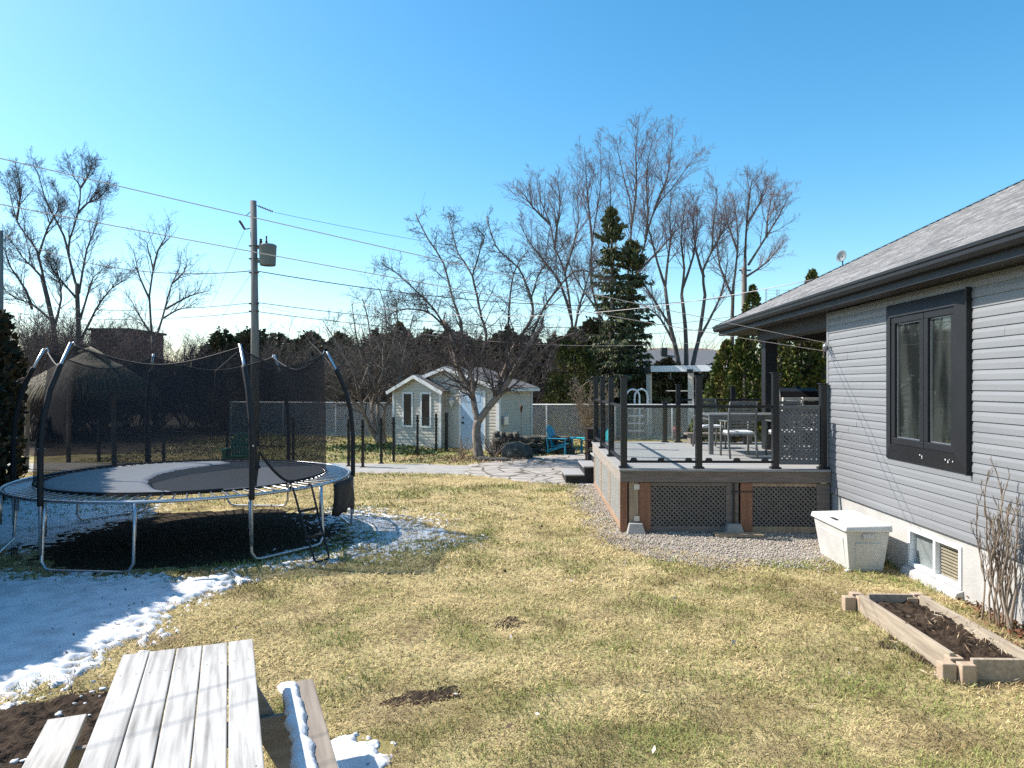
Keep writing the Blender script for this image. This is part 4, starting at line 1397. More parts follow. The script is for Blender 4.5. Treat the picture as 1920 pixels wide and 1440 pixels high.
# snow on the mat
cur = [(330, 927), (290, 920), (272, 908), (275, 899), (300, 888), (350, 878), (430, 868)]
sp = []
for i in range(24):
    a = math.radians(100 + (288 - 100) * i / 23)
    sp.append((TX + 1.92 * math.cos(a), TY + 1.92 * math.sin(a)))
for px, py in cur:
    q = G(px, py, 0.905)
    v = V3((q.x - TX, q.y - TY, 0))
    if v.length > 1.92:
        v = v.normalized() * 1.92
    sp.append((TX + v.x, TY + v.y))


def matsnow(x, y, s):
    k = np.clip(s / 0.05 + (fbm(x * 14, y * 14, 4, 3) - 0.5) * 1.2, -1, 1)
    return np.where(k > 0, 0.907 + 0.018 * np.sqrt(np.clip(k, 0, 1)) + 0.004 * fbm(x * 5, y * 5, 2), 0.0)


o = sheet("mat_snow", sp, 0.025, M["snowbright"], lambda x, y, s: np.where(matsnow(x, y, s) > 0.5, matsnow(x, y, s), -0.01), pad=0.05)
# keep the border of the sheet on the mat
me = o.data
co = np.empty(len(me.vertices) * 3, np.float32)
me.vertices.foreach_get("co", co)
co = co.reshape(-1, 3)
co[:, 2] = np.maximum(co[:, 2], 0.9045)
me.vertices.foreach_set("co", co.ravel())
me.update()
tag(o, "melting snow lying on the hedge side half of the trampoline mat", "snow", kind="stuff")

# ladder and shoe bag
lad = thing("ladder", (-2.7, 9.5, 0), "dark steel two step ladder hooked on the trampoline frame", "ladder")
a0, a1 = G(590, 1058), G(617, 1050)
t0_, t1_ = V3((-2.97, 9.62, TZ + 0.03)), V3((-2.80, 9.90, TZ + 0.03))
b = MB()
b.tube([t0_ + V3((-0.06, 0.04, -0.03)), t0_ + V3((-0.03, 0.02, 0.02)), t0_, t0_.lerp(a0, 0.5), a0 + V3((0, 0, 0.05)), a0 + V3((0.015, 0.03, 0.02)), a1 + V3((-0.01, -0.03, 0.02)), a1 + V3((0, 0, 0.05)), t1_.lerp(a1, 0.5), t1_, t1_ + V3((-0.03, 0.02, 0.02)), t1_ + V3((-0.06, 0.04, -0.03))], 0.014, 8)
b.build("side_rails", M["charcoal"], lad, world=True, smooth=True)
for s in (0.32, 0.66):
    MB().bar(t0_.lerp(a0, s), t1_.lerp(a1, s), 0.07, 0.022).build("rung", M["charcoal"], lad, world=True, bevel=0.004)
b = MB()
vs, fs = [], []
for i in range(9):
    a = math.radians(-14 + 20 * i / 8)
    for j in range(6):
        r = TRR + 0.03 + 0.03 * math.sin(i * 1.3 + j) * (j / 5)
        vs.append(tuple(ring(r, a, TZ - 0.01 - (0.48 + 0.03 * math.sin(i * 2.0)) * j / 5) + V3((TX, TY, 0))))
for i in range(8):
    for j in range(5):
        p = i * 6 + j
        fs.append((p, p + 6, p + 7, p + 1))
bag = np_mesh("shoe_bag", vs, fs, M["foam"], loc=(TX + 2.4, TY, 0.4))
so = bag.modifiers.new("solid", 'SOLIDIFY')
so.thickness = 0.05
tag(bag, "black fabric shoe bag hanging from the trampoline frame beside the ladder", "bag")

# ================================================================ the picnic table
AX = V3((0.37, -0.929, 0)).normalized()
WX = V3((0.929, 0.37, 0)).normalized()
FR = V3((-1.589, 4.343, 0.0))
pt = thing("picnic_table", FR - WX * 0.35 + AX * 0.9, "bleached grey wooden picnic table with two benches in the foreground", "picnic table", rz=math.atan2(-AX.x, AX.y))
# local frame: y along AX (towards the camera), x = -WX
LT = 1.85


def tl(w, l, z):
    """Point in the table's frame: w metres right of the top's right edge, l metres from its far end."""
    p = FR + WX * w + AX * l
    return chain(pt).inverted() @ V3((p.x, p.y, z))


def plank(name, w0, w1, l0, l1, z0, z1, m, skew=0.0):
    mb = MB().hexa([tl(w0, l0, z0), tl(w1, l0 + skew, z0), tl(w1, l1, z0), tl(w0, l1, z0), tl(w0, l0, z1), tl(w1, l0 + skew, z1), tl(w1, l1, z1), tl(w0, l1, z1)])
    return mb.build(name, m, pt, bevel=0.005)


rr = random.Random(4)


def plank_mat(k):
    return mat("silver_plank", (0.46, 0.44, 0.41), (0.22 - 0.02 * (k % 3), 0.205 - 0.02 * (k % 3), 0.19 - 0.02 * (k % 3)), rough=0.85, scale=2.6 + 0.35 * k, stretch=(8, 0.5, 8), detail=14, bump=0.3, bscale=7, ramp=(0.25 + 0.03 * (k % 2), 0.52), bdist=0.006)


for k in range(5):
    w0 = -0.70 + k * 0.1415
    pk = plank("tabletop_plank", w0, w0 + 0.136 - 0.002 * (k % 2), rr.uniform(0, 0.012), LT, 0.712, 0.75, plank_mat(k))
    for l in (0.34, LT - 0.30):
        for w in (0.03, 0.105):
            p = tl(w0 + w, l + rr.uniform(-0.006, 0.006), 0.7495)
            MB().tube([p, p + V3((0, 0, 0.0012))], 0.0042, 8).build("screw_head", M["rust"], pk)
plank("bench_seat", 0.165, 0.36, 0.0, LT, 0.41, 0.45, M["benchwood"])
plank("bench_seat", -1.065, -0.875, 0.02, LT, 0.41, 0.45, plank_mat(6))
for l in (0.32, LT - 0.32):
    plank("crossbeam", -1.04, 0.34, l, l + 0.038, 0.272, 0.408, M["tableframe"])
    plank("top_batten", -0.66, -0.04, l, l + 0.038, 0.622, 0.71, M["tableframe"])
    for sg in (0, 1):
        f = (lambda w: w) if sg else (lambda w: -0.70 - w)
        q = [(f(-0.20), 0.71), (f(-0.05), 0.71), (f(0.32), 0.0), (f(0.17), 0.0)]
        mb = MB().hexa([tl(q[0][0], l - 0.04, q[0][1]), tl(q[1][0], l - 0.04, q[1][1]), tl(q[2][0], l - 0.04, q[2][1]), tl(q[3][0], l - 0.04, q[3][1]),
                        tl(q[0][0], l - 0.002, q[0][1]), tl(q[1][0], l - 0.002, q[1][1]), tl(q[2][0], l - 0.002, q[2][1]), tl(q[3][0], l - 0.002, q[3][1])])
        lg = mb.build("leg", M["tableframe"], pt, bevel=0.004)
        for w, z in ((f(0.02), 0.36), (f(0.07), 0.32)):
            p0, p1 = tl(w, l - 0.055, z), tl(w, l - 0.03, z)
            MB().tube([p0, p1], 0.013, 8).build("bolt", M["rust"], lg)
# snow on the right bench: deep towards the table, ragged on the sunny side
c0, c1 = FR + WX * 0.167 + AX * 0.05, FR + WX * 0.255 + AX * 0.05
poly = [(c0.x, c0.y), (c1.x, c1.y), ((FR + WX * 0.262 + AX * 1.8).x, (FR + WX * 0.262 + AX * 1.8).y), ((FR + WX * 0.167 + AX * 1.8).x, (FR + WX * 0.167 + AX * 1.8).y)]


def bench_snow(x, y, s):
    k = s / 0.012 + (fbm(x * 9, y * 9, 4, 5) - 0.5) * 5.0 + 0.6
    return np.where(k > 0, 0.456 + 0.022 * np.sqrt(np.clip(k / 2, 0, 1)) + 0.004 * fbm(x * 12, y * 12, 2), -0.01)


o = sheet("bench_snow", poly, 0.006, M["snow"], bench_snow, pad=0.03)
me = o.data
co = np.empty(len(me.vertices) * 3, np.float32)
me.vertices.foreach_get("co", co)
co = co.reshape(-1, 3)
co[:, 2] = np.maximum(co[:, 2], 0.4505)
me.vertices.foreach_set("co", co.ravel())
me.update()
tag(o, "strip of snow left along the picnic bench on the lawn side", "snow", kind="stuff")


# ================================================================ furniture on the deck
def DK(x, y, z=DZ):
    return chain(deck) @ V3((x, y, z))


def patio_chair(loc, rz, label):
    c = thing("patio_chair", loc, label, "chair", "grey slatted chairs around the patio table", rz=rz)
    m = M["greymetal"]
    MB().box(-0.23, 0.23, -0.23, 0.21, 0.395, 0.42).build("seat", m, c, bevel=0.006)
    MB().box(-0.22, 0.22, -0.24, 0.19, 0.422, 0.475).build("cushion", M["white"], c, bevel=0.02)
    for s in (-1, 1):
        MB().tube([(s * 0.24, 0.34, 0.0), (s * 0.24, 0.24, 0.3), (s * 0.24, 0.22, 0.5), (s * 0.24, 0.26, 0.8), (s * 0.235, 0.33, 1.0)], 0.02, 6).build("leg", m, c, smooth=True)
        MB().tube([(s * 0.25, -0.26, 0.0), (s * 0.25, -0.25, 0.4), (s * 0.25, -0.24, 0.63)], 0.02, 6).build("leg", m, c, smooth=True)
        MB().bar((s * 0.255, -0.28, 0.645), (s * 0.245, 0.25, 0.655), 0.05, 0.022).build("arm", m, c, bevel=0.006)
    b = MB()
    for k in range(9):
        z = 0.52 + k * 0.05
        y = 0.222 + 0.04 * ((z - 0.5) / 0.3) ** 1.2 if z > 0.5 else 0.22
        b.bar((-0.23, y, z), (0.23, y, z), 0.012, 0.03)
    b.bar((-0.24, 0.325, 0.985), (0.24, 0.325, 0.985), 0.02, 0.06)
    b.build("backrest", m, c, bevel=0.003)
    return c


ch = patio_chair(V3((4.1, 12.85, DZ)), math.pi + TH, "grey slatted patio chair with its back to the front glass railing")
for (x, y), rz, lb in (((4.95, 12.95), math.pi - 0.15, "grey slatted patio chair half hidden behind the lattice screen side post"),
                       ((4.1, 14.75), 0.05, "grey slatted patio chair at the far side of the table facing the yard"),
                       ((5.9, 13.7), -1.4, "grey slatted patio chair at the house end of the patio table")):
    copy_tree(ch, loc=(x, y, DZ), rz=rz, label=lb)
tb = thing("patio_table", (4.5, 13.75, DZ), "grey rectangular patio table standing on the deck behind the glass railing", "table", rz=TH)
MB().box(-0.8, 0.8, -0.5, 0.5, 0.72, 0.75).build("tabletop", M["greymetal"], tb, bevel=0.006)
MB().box(-0.74, 0.74, -0.44, 0.44, 0.63, 0.718).build("apron", M["greymetal"], tb, bevel=0.004)
for sx in (-1, 1):
    for sy in (-1, 1):
        MB().box(sx * 0.75 - 0.04, sx * 0.75 + 0.04, sy * 0.45 - 0.04, sy * 0.45 + 0.04, 0.0, 0.717).build("leg", M["greymetal"], tb, bevel=0.004)


def slat_chair(loc, rz, label):
    c = thing("folding_chair", loc, label, "chair", "pale wooden chairs by the barbecue", rz=rz)
    m = M["beigewood"]
    MB().box(-0.2, 0.2, -0.2, 0.2, 0.43, 0.46).build("seat", m, c, bevel=0.005)
    for s in (-1, 1):
        MB().tube([(s * 0.19, 0.24, 0.0), (s * 0.19, 0.19, 0.45), (s * 0.19, 0.26, 1.06)], 0.022, 6).build("leg", m, c, smooth=True)
        MB().tube([(s * 0.19, -0.2, 0.0), (s * 0.19, -0.18, 0.43)], 0.022, 6).build("leg", m, c, smooth=True)
    b = MB()
    for z in (0.7, 0.86, 1.03):
        b.bar((-0.19, 0.2 + 0.05 * (z - 0.45) / 0.5, z), (0.19, 0.2 + 0.05 * (z - 0.45) / 0.5, z), 0.018, 0.055)
    b.build("backrest", m, c, bevel=0.003)
    return c


sc = slat_chair((5.42, 13.95, DZ), math.pi, "pale wooden chair before the barbecue, nearer the screen's yard side post")
copy_tree(sc, loc=(5.86, 14.05, DZ), rz=math.pi - 0.1, label="pale wooden chair before the barbecue, nearer the house wall")

bq = thing("barbecue", (5.9, 14.75, DZ), "black and steel gas barbecue standing under the porch roof", "barbecue", rz=-0.1)
MB().box(-0.36, 0.36, -0.26, 0.26, 0.08, 0.78).build("cabinet", M["blackmetal"], bq, bevel=0.01)
b = MB()
hood = [(-0.29, 0.86), (-0.31, 1.02), (-0.22, 1.17), (-0.02, 1.24), (0.2, 1.2), (0.29, 1.05), (0.29, 0.86)]
b.prism([(-0.37, y, z) for y, z in hood], (0.74, 0, 0))
hd = b.build("hood", M["blackmetal"], bq, bevel=0.012)
MB().prism([(-0.4, y * 1.03, 0.86 + (z - 0.86) * 1.03) for y, z in hood], (0.028, 0, 0)).build("end_cap", M["steel"], hd, bevel=0.008)
MB().tube([(-0.28, -0.34, 0.98), (0.28, -0.34, 0.98)], 0.014, 8).build("handle", M["steel"], hd, smooth=True)
MB().box(-0.39, 0.39, -0.3, 0.29, 0.782, 0.858).build("control_panel", M["steel"], bq, bevel=0.008)
for s in (-1, 1):
    MB().box(s * 0.56 - 0.15, s * 0.56 + 0.15, -0.25, 0.25, 0.82, 0.855).build("side_shelf", M["blackmetal"], bq, bevel=0.01)
    MB().tube([(s * 0.33, -0.22, 0.05), (s * 0.37, -0.22, 0.05)], 0.05, 12).build("wheel", M["blackmetal"], bq)
bn = thing("low_bench", (4.6, 15.75, DZ), "low grey wooden bench at the back edge of the deck", "bench", rz=TH)
MB().box(-0.75, 0.75, -0.2, 0.2, 0.2, 0.24).build("seat", M["greywood"], bn, bevel=0.004)
for s in (-1, 1):
    MB().box(s * 0.62 - 0.05, s * 0.62 + 0.05, -0.17, 0.17, 0, 0.198).build("leg", M["greywood"], bn)

# ================================================================ the garden shed
shed = thing("garden_shed", (-0.45, 24.7, 0), "cream clapboard garden shed with pale blue door and gabled window bay", "shed", rz=math.radians(-31))
shed.scale = (1.05, 1, 1)
SWD, SDP = 4.25, 2.3                                  # front width, depth; the origin is the right front corner


def gable_span(u0, u1, ze, zp):
    c, h = (u0 + u1) / 2, (u1 - u0) / 2

    def f(z):
        if z <= ze:
            return [(u0, u1)]
        k = h * max(0, (zp - z) / (zp - ze))
        return [(c - k, c + k)]
    return f


b = MB()
clapboards(b, (0, 0, 0), (1, 0, 0), (0, -1, 0), 0.05, 2.9, 0.115, gable_span(-SWD, 0, 2.22, 2.93), lip=0.02)
b.box(-SWD, -0.004, 0.004, SDP, 0.0, 2.2)
b.prism([(-SWD + 0.01, 0.004, 2.2), (-0.01, 0.004, 2.2), (-SWD / 2, 0.004, 2.91)], (0, SDP, 0))
b.build("front_wall", M["cream"], shed)
b = MB()
clapboards(b, (0, 0, 0), (0, 1, 0), (1, 0, 0), 0.05, 2.2, 0.115, lambda z: [(0.0, SDP)], lip=0.02)
b.build("side_wall", M["cream"], shed)
BX0, BX1, BY = -4.27, -2.16, -0.32
b = MB()
clapboards(b, (0, BY, 0), (1, 0, 0), (0, -1, 0), 0.05, 2.6, 0.115, gable_span(BX0, BX1, 2.12, 2.64), lip=0.02)
clapboards(b, (BX1, BY, 0), (0, 1, 0), (1, 0, 0), 0.05, 2.12, 0.115, lambda z: [(0.0, -BY)], lip=0.014)
b.box(BX0, BX1 - 0.004, BY + 0.004, -0.03, 0.0, 2.11)
b.prism([(BX0 + 0.01, BY + 0.004, 2.11), (BX1 - 0.01, BY + 0.004, 2.11), ((BX0 + BX1) / 2, BY + 0.004, 2.62)], (0, 0.3, 0))
bay = b.build("bay_wall", M["cream"], shed)


def slab(mb, a, bb, c, d, t=0.06):
    a, bb, c, d = V3(a), V3(bb), V3(c), V3(d)
    n_ = (bb - a).cross(d - a).normalized()
    if n_.z < 0:
        n_ = -n_
    return mb.hexa([a, bb, c, d, a + n_ * t, bb + n_ * t, c + n_ * t, d + n_ * t])


b = MB()
XM = -SWD / 2
slab(b, (XM, -0.18, 2.93), (XM, SDP + 0.15, 2.93), (-SWD - 0.22, SDP + 0.15, 2.15), (-SWD - 0.22, -0.18, 2.15))
slab(b, (XM, -0.18, 2.93), (0.22, -0.18, 2.15), (0.22, SDP + 0.15, 2.15), (XM, SDP + 0.15, 2.93))
b.build("roof", M["darkroof"], shed)
b = MB()
XB = (BX0 + BX1) / 2
slab(b, (XB, BY - 0.18, 2.64), (XB, -0.01, 2.64), (BX0 - 0.16, -0.01, 2.04), (BX0 - 0.16, BY - 0.18, 2.04), 0.05)
slab(b, (XB, BY - 0.18, 2.64), (BX1 + 0.16, BY - 0.18, 2.04), (BX1 + 0.16, -0.01, 2.04), (XB, -0.01, 2.64), 0.05)
b.build("bay_roof", M["darkroof"], shed)
b = MB()
for (xa, za), (xb, zb), yy in (((XM, 2.9), (-SWD - 0.24, 2.1), -0.2), ((XM, 2.9), (0.24, 2.1), -0.2), ((XB, 2.61), (BX0 - 0.18, 2.0), BY - 0.2), ((XB, 2.61), (BX1 + 0.18, 2.0), BY - 0.2)):
    b.bar((xa, yy, za), (xb, yy, zb), 0.03, 0.12)
b.bar((0.235, -0.2, 2.13), (0.235, SDP + 0.16, 2.13), 0.03, 0.1)
b.build("rake_board", M["trimwhite"], shed)
for x0, x1, y0, y1 in ((BX0 - 0.03, BX0 + 0.06, BY - 0.04, BY - 0.021), (BX1 - 0.07, BX1 + 0.03, BY - 0.04, BY - 0.021), (BX1 + 0.0, BX1 + 0.05, -0.045, -0.021), (-0.1, 0.03, -0.045, -0.021), (0.021, 0.04, -0.04, 0.05), (0.021, 0.04, SDP - 0.08, SDP)):
    MB().box(x0, x1, y0, y1, 0.03, 2.1).build("corner_trim", M["trimwhite"], shed)
for x0, x1 in ((-3.84, -3.36), (-3.03, -2.55)):
    z0, z1 = 0.74, 2.04
    b = MB()
    for a0, a1, c0, c1 in ((x0, x1, z0, z0 + 0.07), (x0, x1, z1 - 0.07, z1), (x0, x0 + 0.07, z0 + 0.07, z1 - 0.07), (x1 - 0.07, x1, z0 + 0.07, z1 - 0.07)):
        b.box(a0, a1, BY - 0.05, BY - 0.018, c0, c1)
    w = b.build("window", M["trimwhite"], shed)
    MB().box(x0 + 0.07, x1 - 0.07, BY - 0.03, BY - 0.022, z0 + 0.07, z1 - 0.07).build("pane", M["darkpane"], w)
b = MB()
b.box(-1.5, -0.6, -0.05, -0.02, 0.02, 2.02)
for x0, x1 in ((-1.38, -1.1), (-1.0, -0.72)):
    for z0, z1 in ((1.7, 1.9),):
        b.box(x0, x1, -0.058, -0.049, z0, z1)
dr = b.build("door", M["doorblue"], shed, bevel=0.008)
b = MB()
b.lathe((-1.42, -0.05, 0.95), [(0.04, 0), (0.035, 0.05), (0.012, 0.06)], 10, (0, -1, 0))
b.lathe((-1.42, -0.05, 1.13), [(0.035, 0), (0.03, 0.02), (0.01, 0.025)], 10, (0, -1, 0))
b.build("door_knob", M["charcoal"], dr)
b = MB()
for x0, x1, z0, z1 in ((-1.59, -1.505, 0, 2.1), (-0.595, -0.51, 0, 2.1), (-1.505, -0.595, 2.03, 2.1)):
    b.box(x0, x1, -0.055, -0.021, z0, z1)
b.build("door_frame", M["trimwhite"], shed)
MB().box(0.022, 0.13, 0.14, 0.42, 0.9, 1.2).build("electric_box", M["galv"], shed, bevel=0.01)
b = MB()
b.lathe((-1.88, -0.08, 1.5), [(0.02, 0.36), (0.1, 0.24), (0.06, 0.1), (0.02, 0.0)], 8)
b.build("wall_lantern", M["trimwhite"], shed)


# ================================================================ fences
def chain_link(name, a, c, h, label, posts):
    a, c = V3(a), V3(c)
    L = (c - a).length
    d = (c - a).normalized()
    fn = thing(name, (a + c) / 2, label, "fence", None)
    s = np.arange(-h, L, 0.078)
    V, Fc = [], []
    nrm = d.cross(V3((0, 0, 1)))
    n0 = 0
    for sg in (1, -1):
        for q in s:
            z0, z1 = 0.05, h
            u0, u1 = (q + z0, q + h) if sg > 0 else (q + h - z0, q)
            # clip to the run
            pts = []
            for u, z in ((u0, z0), (u1, z1)):
                pts.append([u, z])
            for p, o in ((pts[0], pts[1]), (pts[1], pts[0])):
                if p[0] < 0:
                    k = (0 - p[0]) / (o[0] - p[0]); p[1] += (o[1] - p[1]) * k; p[0] = 0
                elif p[0] > L:
                    k = (L - p[0]) / (o[0] - p[0]); p[1] += (o[1] - p[1]) * k; p[0] = L
            if abs(pts[0][0] - pts[1][0]) < 0.01:
                continue
            P0, P1 = [a + d * u + V3((0, 0, z)) + nrm * (0.006 * sg) for u, z in pts]
            w = (P1 - P0).normalized()
            e1 = w.cross(nrm).normalized() * (0.0095 if sg > 0 else 0.0055)  # one diagonal thickened to give it a sunlit look
            e2 = nrm * 0.006
            for P in (P0, P1):
                for ang in (0.5, 2.6, 4.7):
                    V.append(tuple(P + e1 * math.cos(ang) + e2 * math.sin(ang)))
            for j in range(3):
                k = (j + 1) % 3
                Fc.append((n0 + j, n0 + k, n0 + 3 + k, n0 + 3 + j))
            n0 += 6
    np_mesh("wire_mesh", V, Fc, M["wire"], fn, world=True)
    MB().tube([a + V3((0, 0, h)), c + V3((0, 0, h))], 0.022, 8).build("top_rail", M["wire"], fn, world=True, smooth=True)
    for u in posts:
        p = a + d * u - nrm * 0.03
        MB().tube([p, p + V3((0, 0, h + 0.03))], 0.03, 8).build("post", M["wire"], fn, world=True, smooth=True)
    return fn


chain_link("chain_link_fence", (-12.8, 32.2, 0), (-4.0, 30.6, 0), 1.53, "white chain-link fence to the left of the garden shed", (0.05, 2.6, 5.1, 7.8))
chain_link("chain_link_fence", (0.3, 29.6, 0), (14.5, 29.2, 0), 1.49, "white chain-link fence behind the blue chair and the deck", (1.15, 4.0, 6.35, 9.4, 12.4))

pf_ = thing("pool_fence", (-4, 21, 0), "clear panel pool fence on slim black posts leading to the shed", "fence")
PP = [(-12.4, 21.3), (-10.4, 21.2), (-8.5, 21.2), (-6.5, 21.1), (-4.6, 20.0), (-4.15, 19.75), (-3.81, 20.7), (-3.55, 21.3), (-3.04, 22.85), (-2.57, 24.05), (-2.3, 25.0 - 0.1)]
for i, (x, y) in enumerate(PP):
    w = 0.035 if i < len(PP) - 1 else 0.055
    p = MB().box(x - w, x + w, y - w, y + w, 0.02, 1.34).build("post", M["blackmetal"], pf_, world=True, bevel=0.004)
    MB().box(x - 0.075, x + 0.075, y - 0.075, y + 0.075, 0.0, 0.03).build("foot_plate", M["blackmetal"], p, world=True)
    for z in (0.22, 1.12):
        MB().box(x - 0.05, x + 0.05, y - 0.05, y + 0.05, z, z + 0.06).build("clamp", M["blackmetal"], p, world=True)
    if i:
        a, c = V3((*PP[i - 1], 0)), V3((x, y, 0))
        d = (c - a).normalized()
        n_ = d.cross(V3((0, 0, 1))) * 0.004
        a, c = a + d * 0.05, c - d * 0.05
        Z = V3((0, 0, 1))
        MB().hexa([a - n_ + Z * 0.1, c - n_ + Z * 0.1, c + n_ + Z * 0.1, a + n_ + Z * 0.1, a - n_ + Z * 1.25, c - n_ + Z * 1.25, c + n_ + Z * 1.25, a + n_ + Z * 1.25]).build("glass_panel", M["clearpanel"], pf_, world=True)

# ================================================================ rock work, chairs and small things in the garden
rr = random.Random(11)
sw = thing("stone_wall", (-0.1, 23.3, 0), "dry stacked wall of dark mossy field stones below the fruit tree", "stone wall")
for row, (z, n_, x0, x1) in enumerate(((0.1, 9, -0.75, 2.1), (0.3, 9, -0.7, 2.0), (0.5, 8, -0.65, 1.9), (0.66, 4, -0.62, 0.2))):
    for k in range(n_):
        x = x0 + (x1 - x0) * (k + 0.5) / n_ + rr.uniform(-0.03, 0.03)
        yy = 23.2 + (0.55 if x > 0.55 else 0.25 * max(0, x)) + rr.uniform(-0.05, 0.05) + 0.04 * row
        MB().blob((x, yy, z), ((x1 - x0) / n_ * 0.58, rr.uniform(0.2, 0.28), rr.uniform(0.1, 0.13)), rr, 0.14, 10, 6, 0.55).build("stone", M["stone"], sw, world=True)
st = MB().blob((0.15, 22.15, 0.15), (0.48, 0.38, 0.38), rr, 0.12, 12, 8, 0.3).build("boulder", M["stone"])
tag(st, "large dark rounded boulder lying before the dry stacked stone wall", "boulder")
for k, (x, y, lab) in enumerate(((-0.85, 21.6, "flat edging stone nearest the fruit tree trunk"), (-0.35, 21.45, "flat edging stone between the fruit tree and the boulder"))):
    s = MB().blob((x, y, 0.05), (0.3, 0.16, 0.07), rr, 0.15, 9, 5, 0.4).build("edging_stone", M["stone"])
    tag(s, lab, "stone", "flat edging stones under the fruit tree")

tc_ = thing("garden_torch", (0.31, 24.05, 0), "tall thin garden torch with reddish brown head by the shed", "torch")
MB().tube([(0, 0, 0), (0, 0, 1.38)], 0.011, 6).build("pole", M["rust"], tc_)
MB().lathe((0, 0, 1.36), [(0.02, 0), (0.05, 0.14), (0.062, 0.2), (0.035, 0.25), (0.012, 0.28)], 10).build("head", M["rust"], tc_)


def adirondack(loc, rz, m, label):
    c = thing("adirondack_chair", loc, label, "chair", "garden lounge chairs with fan shaped backs", rz=rz)
    b = MB()
    for k in range(6):
        y0 = -0.27 + k * 0.088
        z = 0.36 - 0.1 * (k / 5)
        b.box(-0.26, 0.26, y0, y0 + 0.08, z - 0.01, z + 0.01)
    b.build("seat", m, c)
    b = MB()
    for k in range(7):
        u = (k - 3) / 3
        top = 0.96 - 0.13 * u * u
        bot = 0.24
        x0, x1 = u * 0.19, u * 0.27
        f = lambda z: 0.2 + 0.34 * (z - 0.24)
        w0, w1 = 0.028, 0.038
        b.hexa([(x0 - w0, f(bot) - 0.01, bot), (x0 + w0, f(bot) - 0.01, bot), (x0 + w0, f(bot) + 0.012, bot), (x0 - w0, f(bot) + 0.012, bot),
                (x1 - w1, f(top) - 0.01, top - 0.015 * abs(u)), (x1 + w1, f(top) - 0.01, top - 0.015 * abs(u)), (x1 + w1, f(top) + 0.012, top), (x1 - w1, f(top) + 0.012, top)])
    b.bar((-0.25, 0.36, 0.62), (0.25, 0.36, 0.62), 0.03, 0.05)
    b.build("backrest", m, c, bevel=0.003)
    for s in (-1, 1):
        MB().hexa([(s * 0.36 - 0.07, -0.38, 0.535), (s * 0.36 + 0.07, -0.38, 0.535), (s * 0.33 + 0.045, 0.36, 0.525), (s * 0.33 - 0.045, 0.36, 0.525),
                   (s * 0.36 - 0.07, -0.38, 0.56), (s * 0.36 + 0.07, -0.38, 0.56), (s * 0.33 + 0.045, 0.36, 0.55), (s * 0.33 - 0.045, 0.36, 0.55)]).build("arm", m, c, bevel=0.008)
        MB().bar((s * 0.3, -0.3, 0.0), (s * 0.31, -0.28, 0.535), 0.1, 0.03, up=(0, 1, 0)).build("leg", m, c, bevel=0.004)
        MB().hexa([(s * 0.27 - 0.014, -0.3, 0.28), (s * 0.27 + 0.014, -0.3, 0.28), (s * 0.27 + 0.014, 0.62, 0.0), (s * 0.27 - 0.014, 0.62, 0.0),
                   (s * 0.27 - 0.014, -0.3, 0.36), (s * 0.27 + 0.014, -0.3, 0.36), (s * 0.27 + 0.014, 0.55, 0.1), (s * 0.27 - 0.014, 0.55, 0.1)]).build("leg", m, c)
        MB().bar((s * 0.31, 0.3, 0.06), (s * 0.31, 0.36, 0.53), 0.06, 0.024, up=(0, 1, 0)).build("arm_support", m, c)
    return c


adirondack((1.62, 23.6, 0), math.radians(62), M["turq"], "bright blue lounge chair with fan back before the chain-link fence")
adirondack((2.75, 22.6, 0), math.radians(-75), M["aqua"], "aqua lounge chair half hidden by the deck corner and the firewood rack")
adirondack((-7.55, 19.6, 0), math.radians(8), M["greenplastic"], "green lounge chair seen through the trampoline net")
sd = thing("side_table", (2.15, 23.9, 0), "small aqua side table between the two blue lounge chairs", "table", rz=0.1)
MB().box(-0.3, 0.3, -0.22, 0.22, 0.5, 0.53).build("tabletop", M["aqua"], sd, bevel=0.006)
for s in (-1, 1):
    MB().bar((s * 0.2, -0.16, 0.0), (s * 0.2, 0.16, 0.5), 0.04, 0.02, up=(0, 1, 0)).build("leg", M["turq"], sd)
    MB().bar((s * 0.2, 0.16, 0.0), (s * 0.2, -0.16, 0.5), 0.04, 0.02, up=(0, 1, 0)).build("leg", M["turq"], sd)
MB().bar((-0.22, 0, 0.15), (0.22, 0, 0.15), 0.04, 0.02).build("stretcher", M["turq"], sd)
rk = thing("firewood_rack", (2.45, 20.9, 0), "tall brown wooden rack with dark base beside the deck steps", "rack", rz=-0.1)
for sx in (-1, 1):
    for sy in (-1, 1):
        MB().box(sx * 0.26 - 0.035, sx * 0.26 + 0.035, sy * 0.2 - 0.035, sy * 0.2 + 0.035, 0.0, 1.02 if sx < 0 else 1.22).build("upright", M["cedar"], rk)
for z in (0.28, 0.66, 1.0):
    MB().box(-0.3, 0.3, -0.24, 0.24, z, z + 0.03).build("shelf", M["rust"], rk)
MB().box(-0.225, 0.225, 0.14, 0.16, 0.31, 1.0).build("back_panel", M["blackmetal"], rk)
MB().box(-0.22, 0.32, -0.27, 0.1, 0.0, 0.26).build("base_box", M["blackmetal"], rk, bevel=0.02)
hm = MB()
for k in range(5):
    hm.tube([(2.2 + 0.1 * k, 20.75, 0.36 + 0.05 * (k % 2)), (2.25 + 0.1 * k, 21.05, 0.36 + 0.05 * (k % 2))], 0.05, 8)
tag(hm.build("firewood", M["tanwood"]), "split logs lying on the lower shelf of the brown rack", "firewood", kind="stuff")

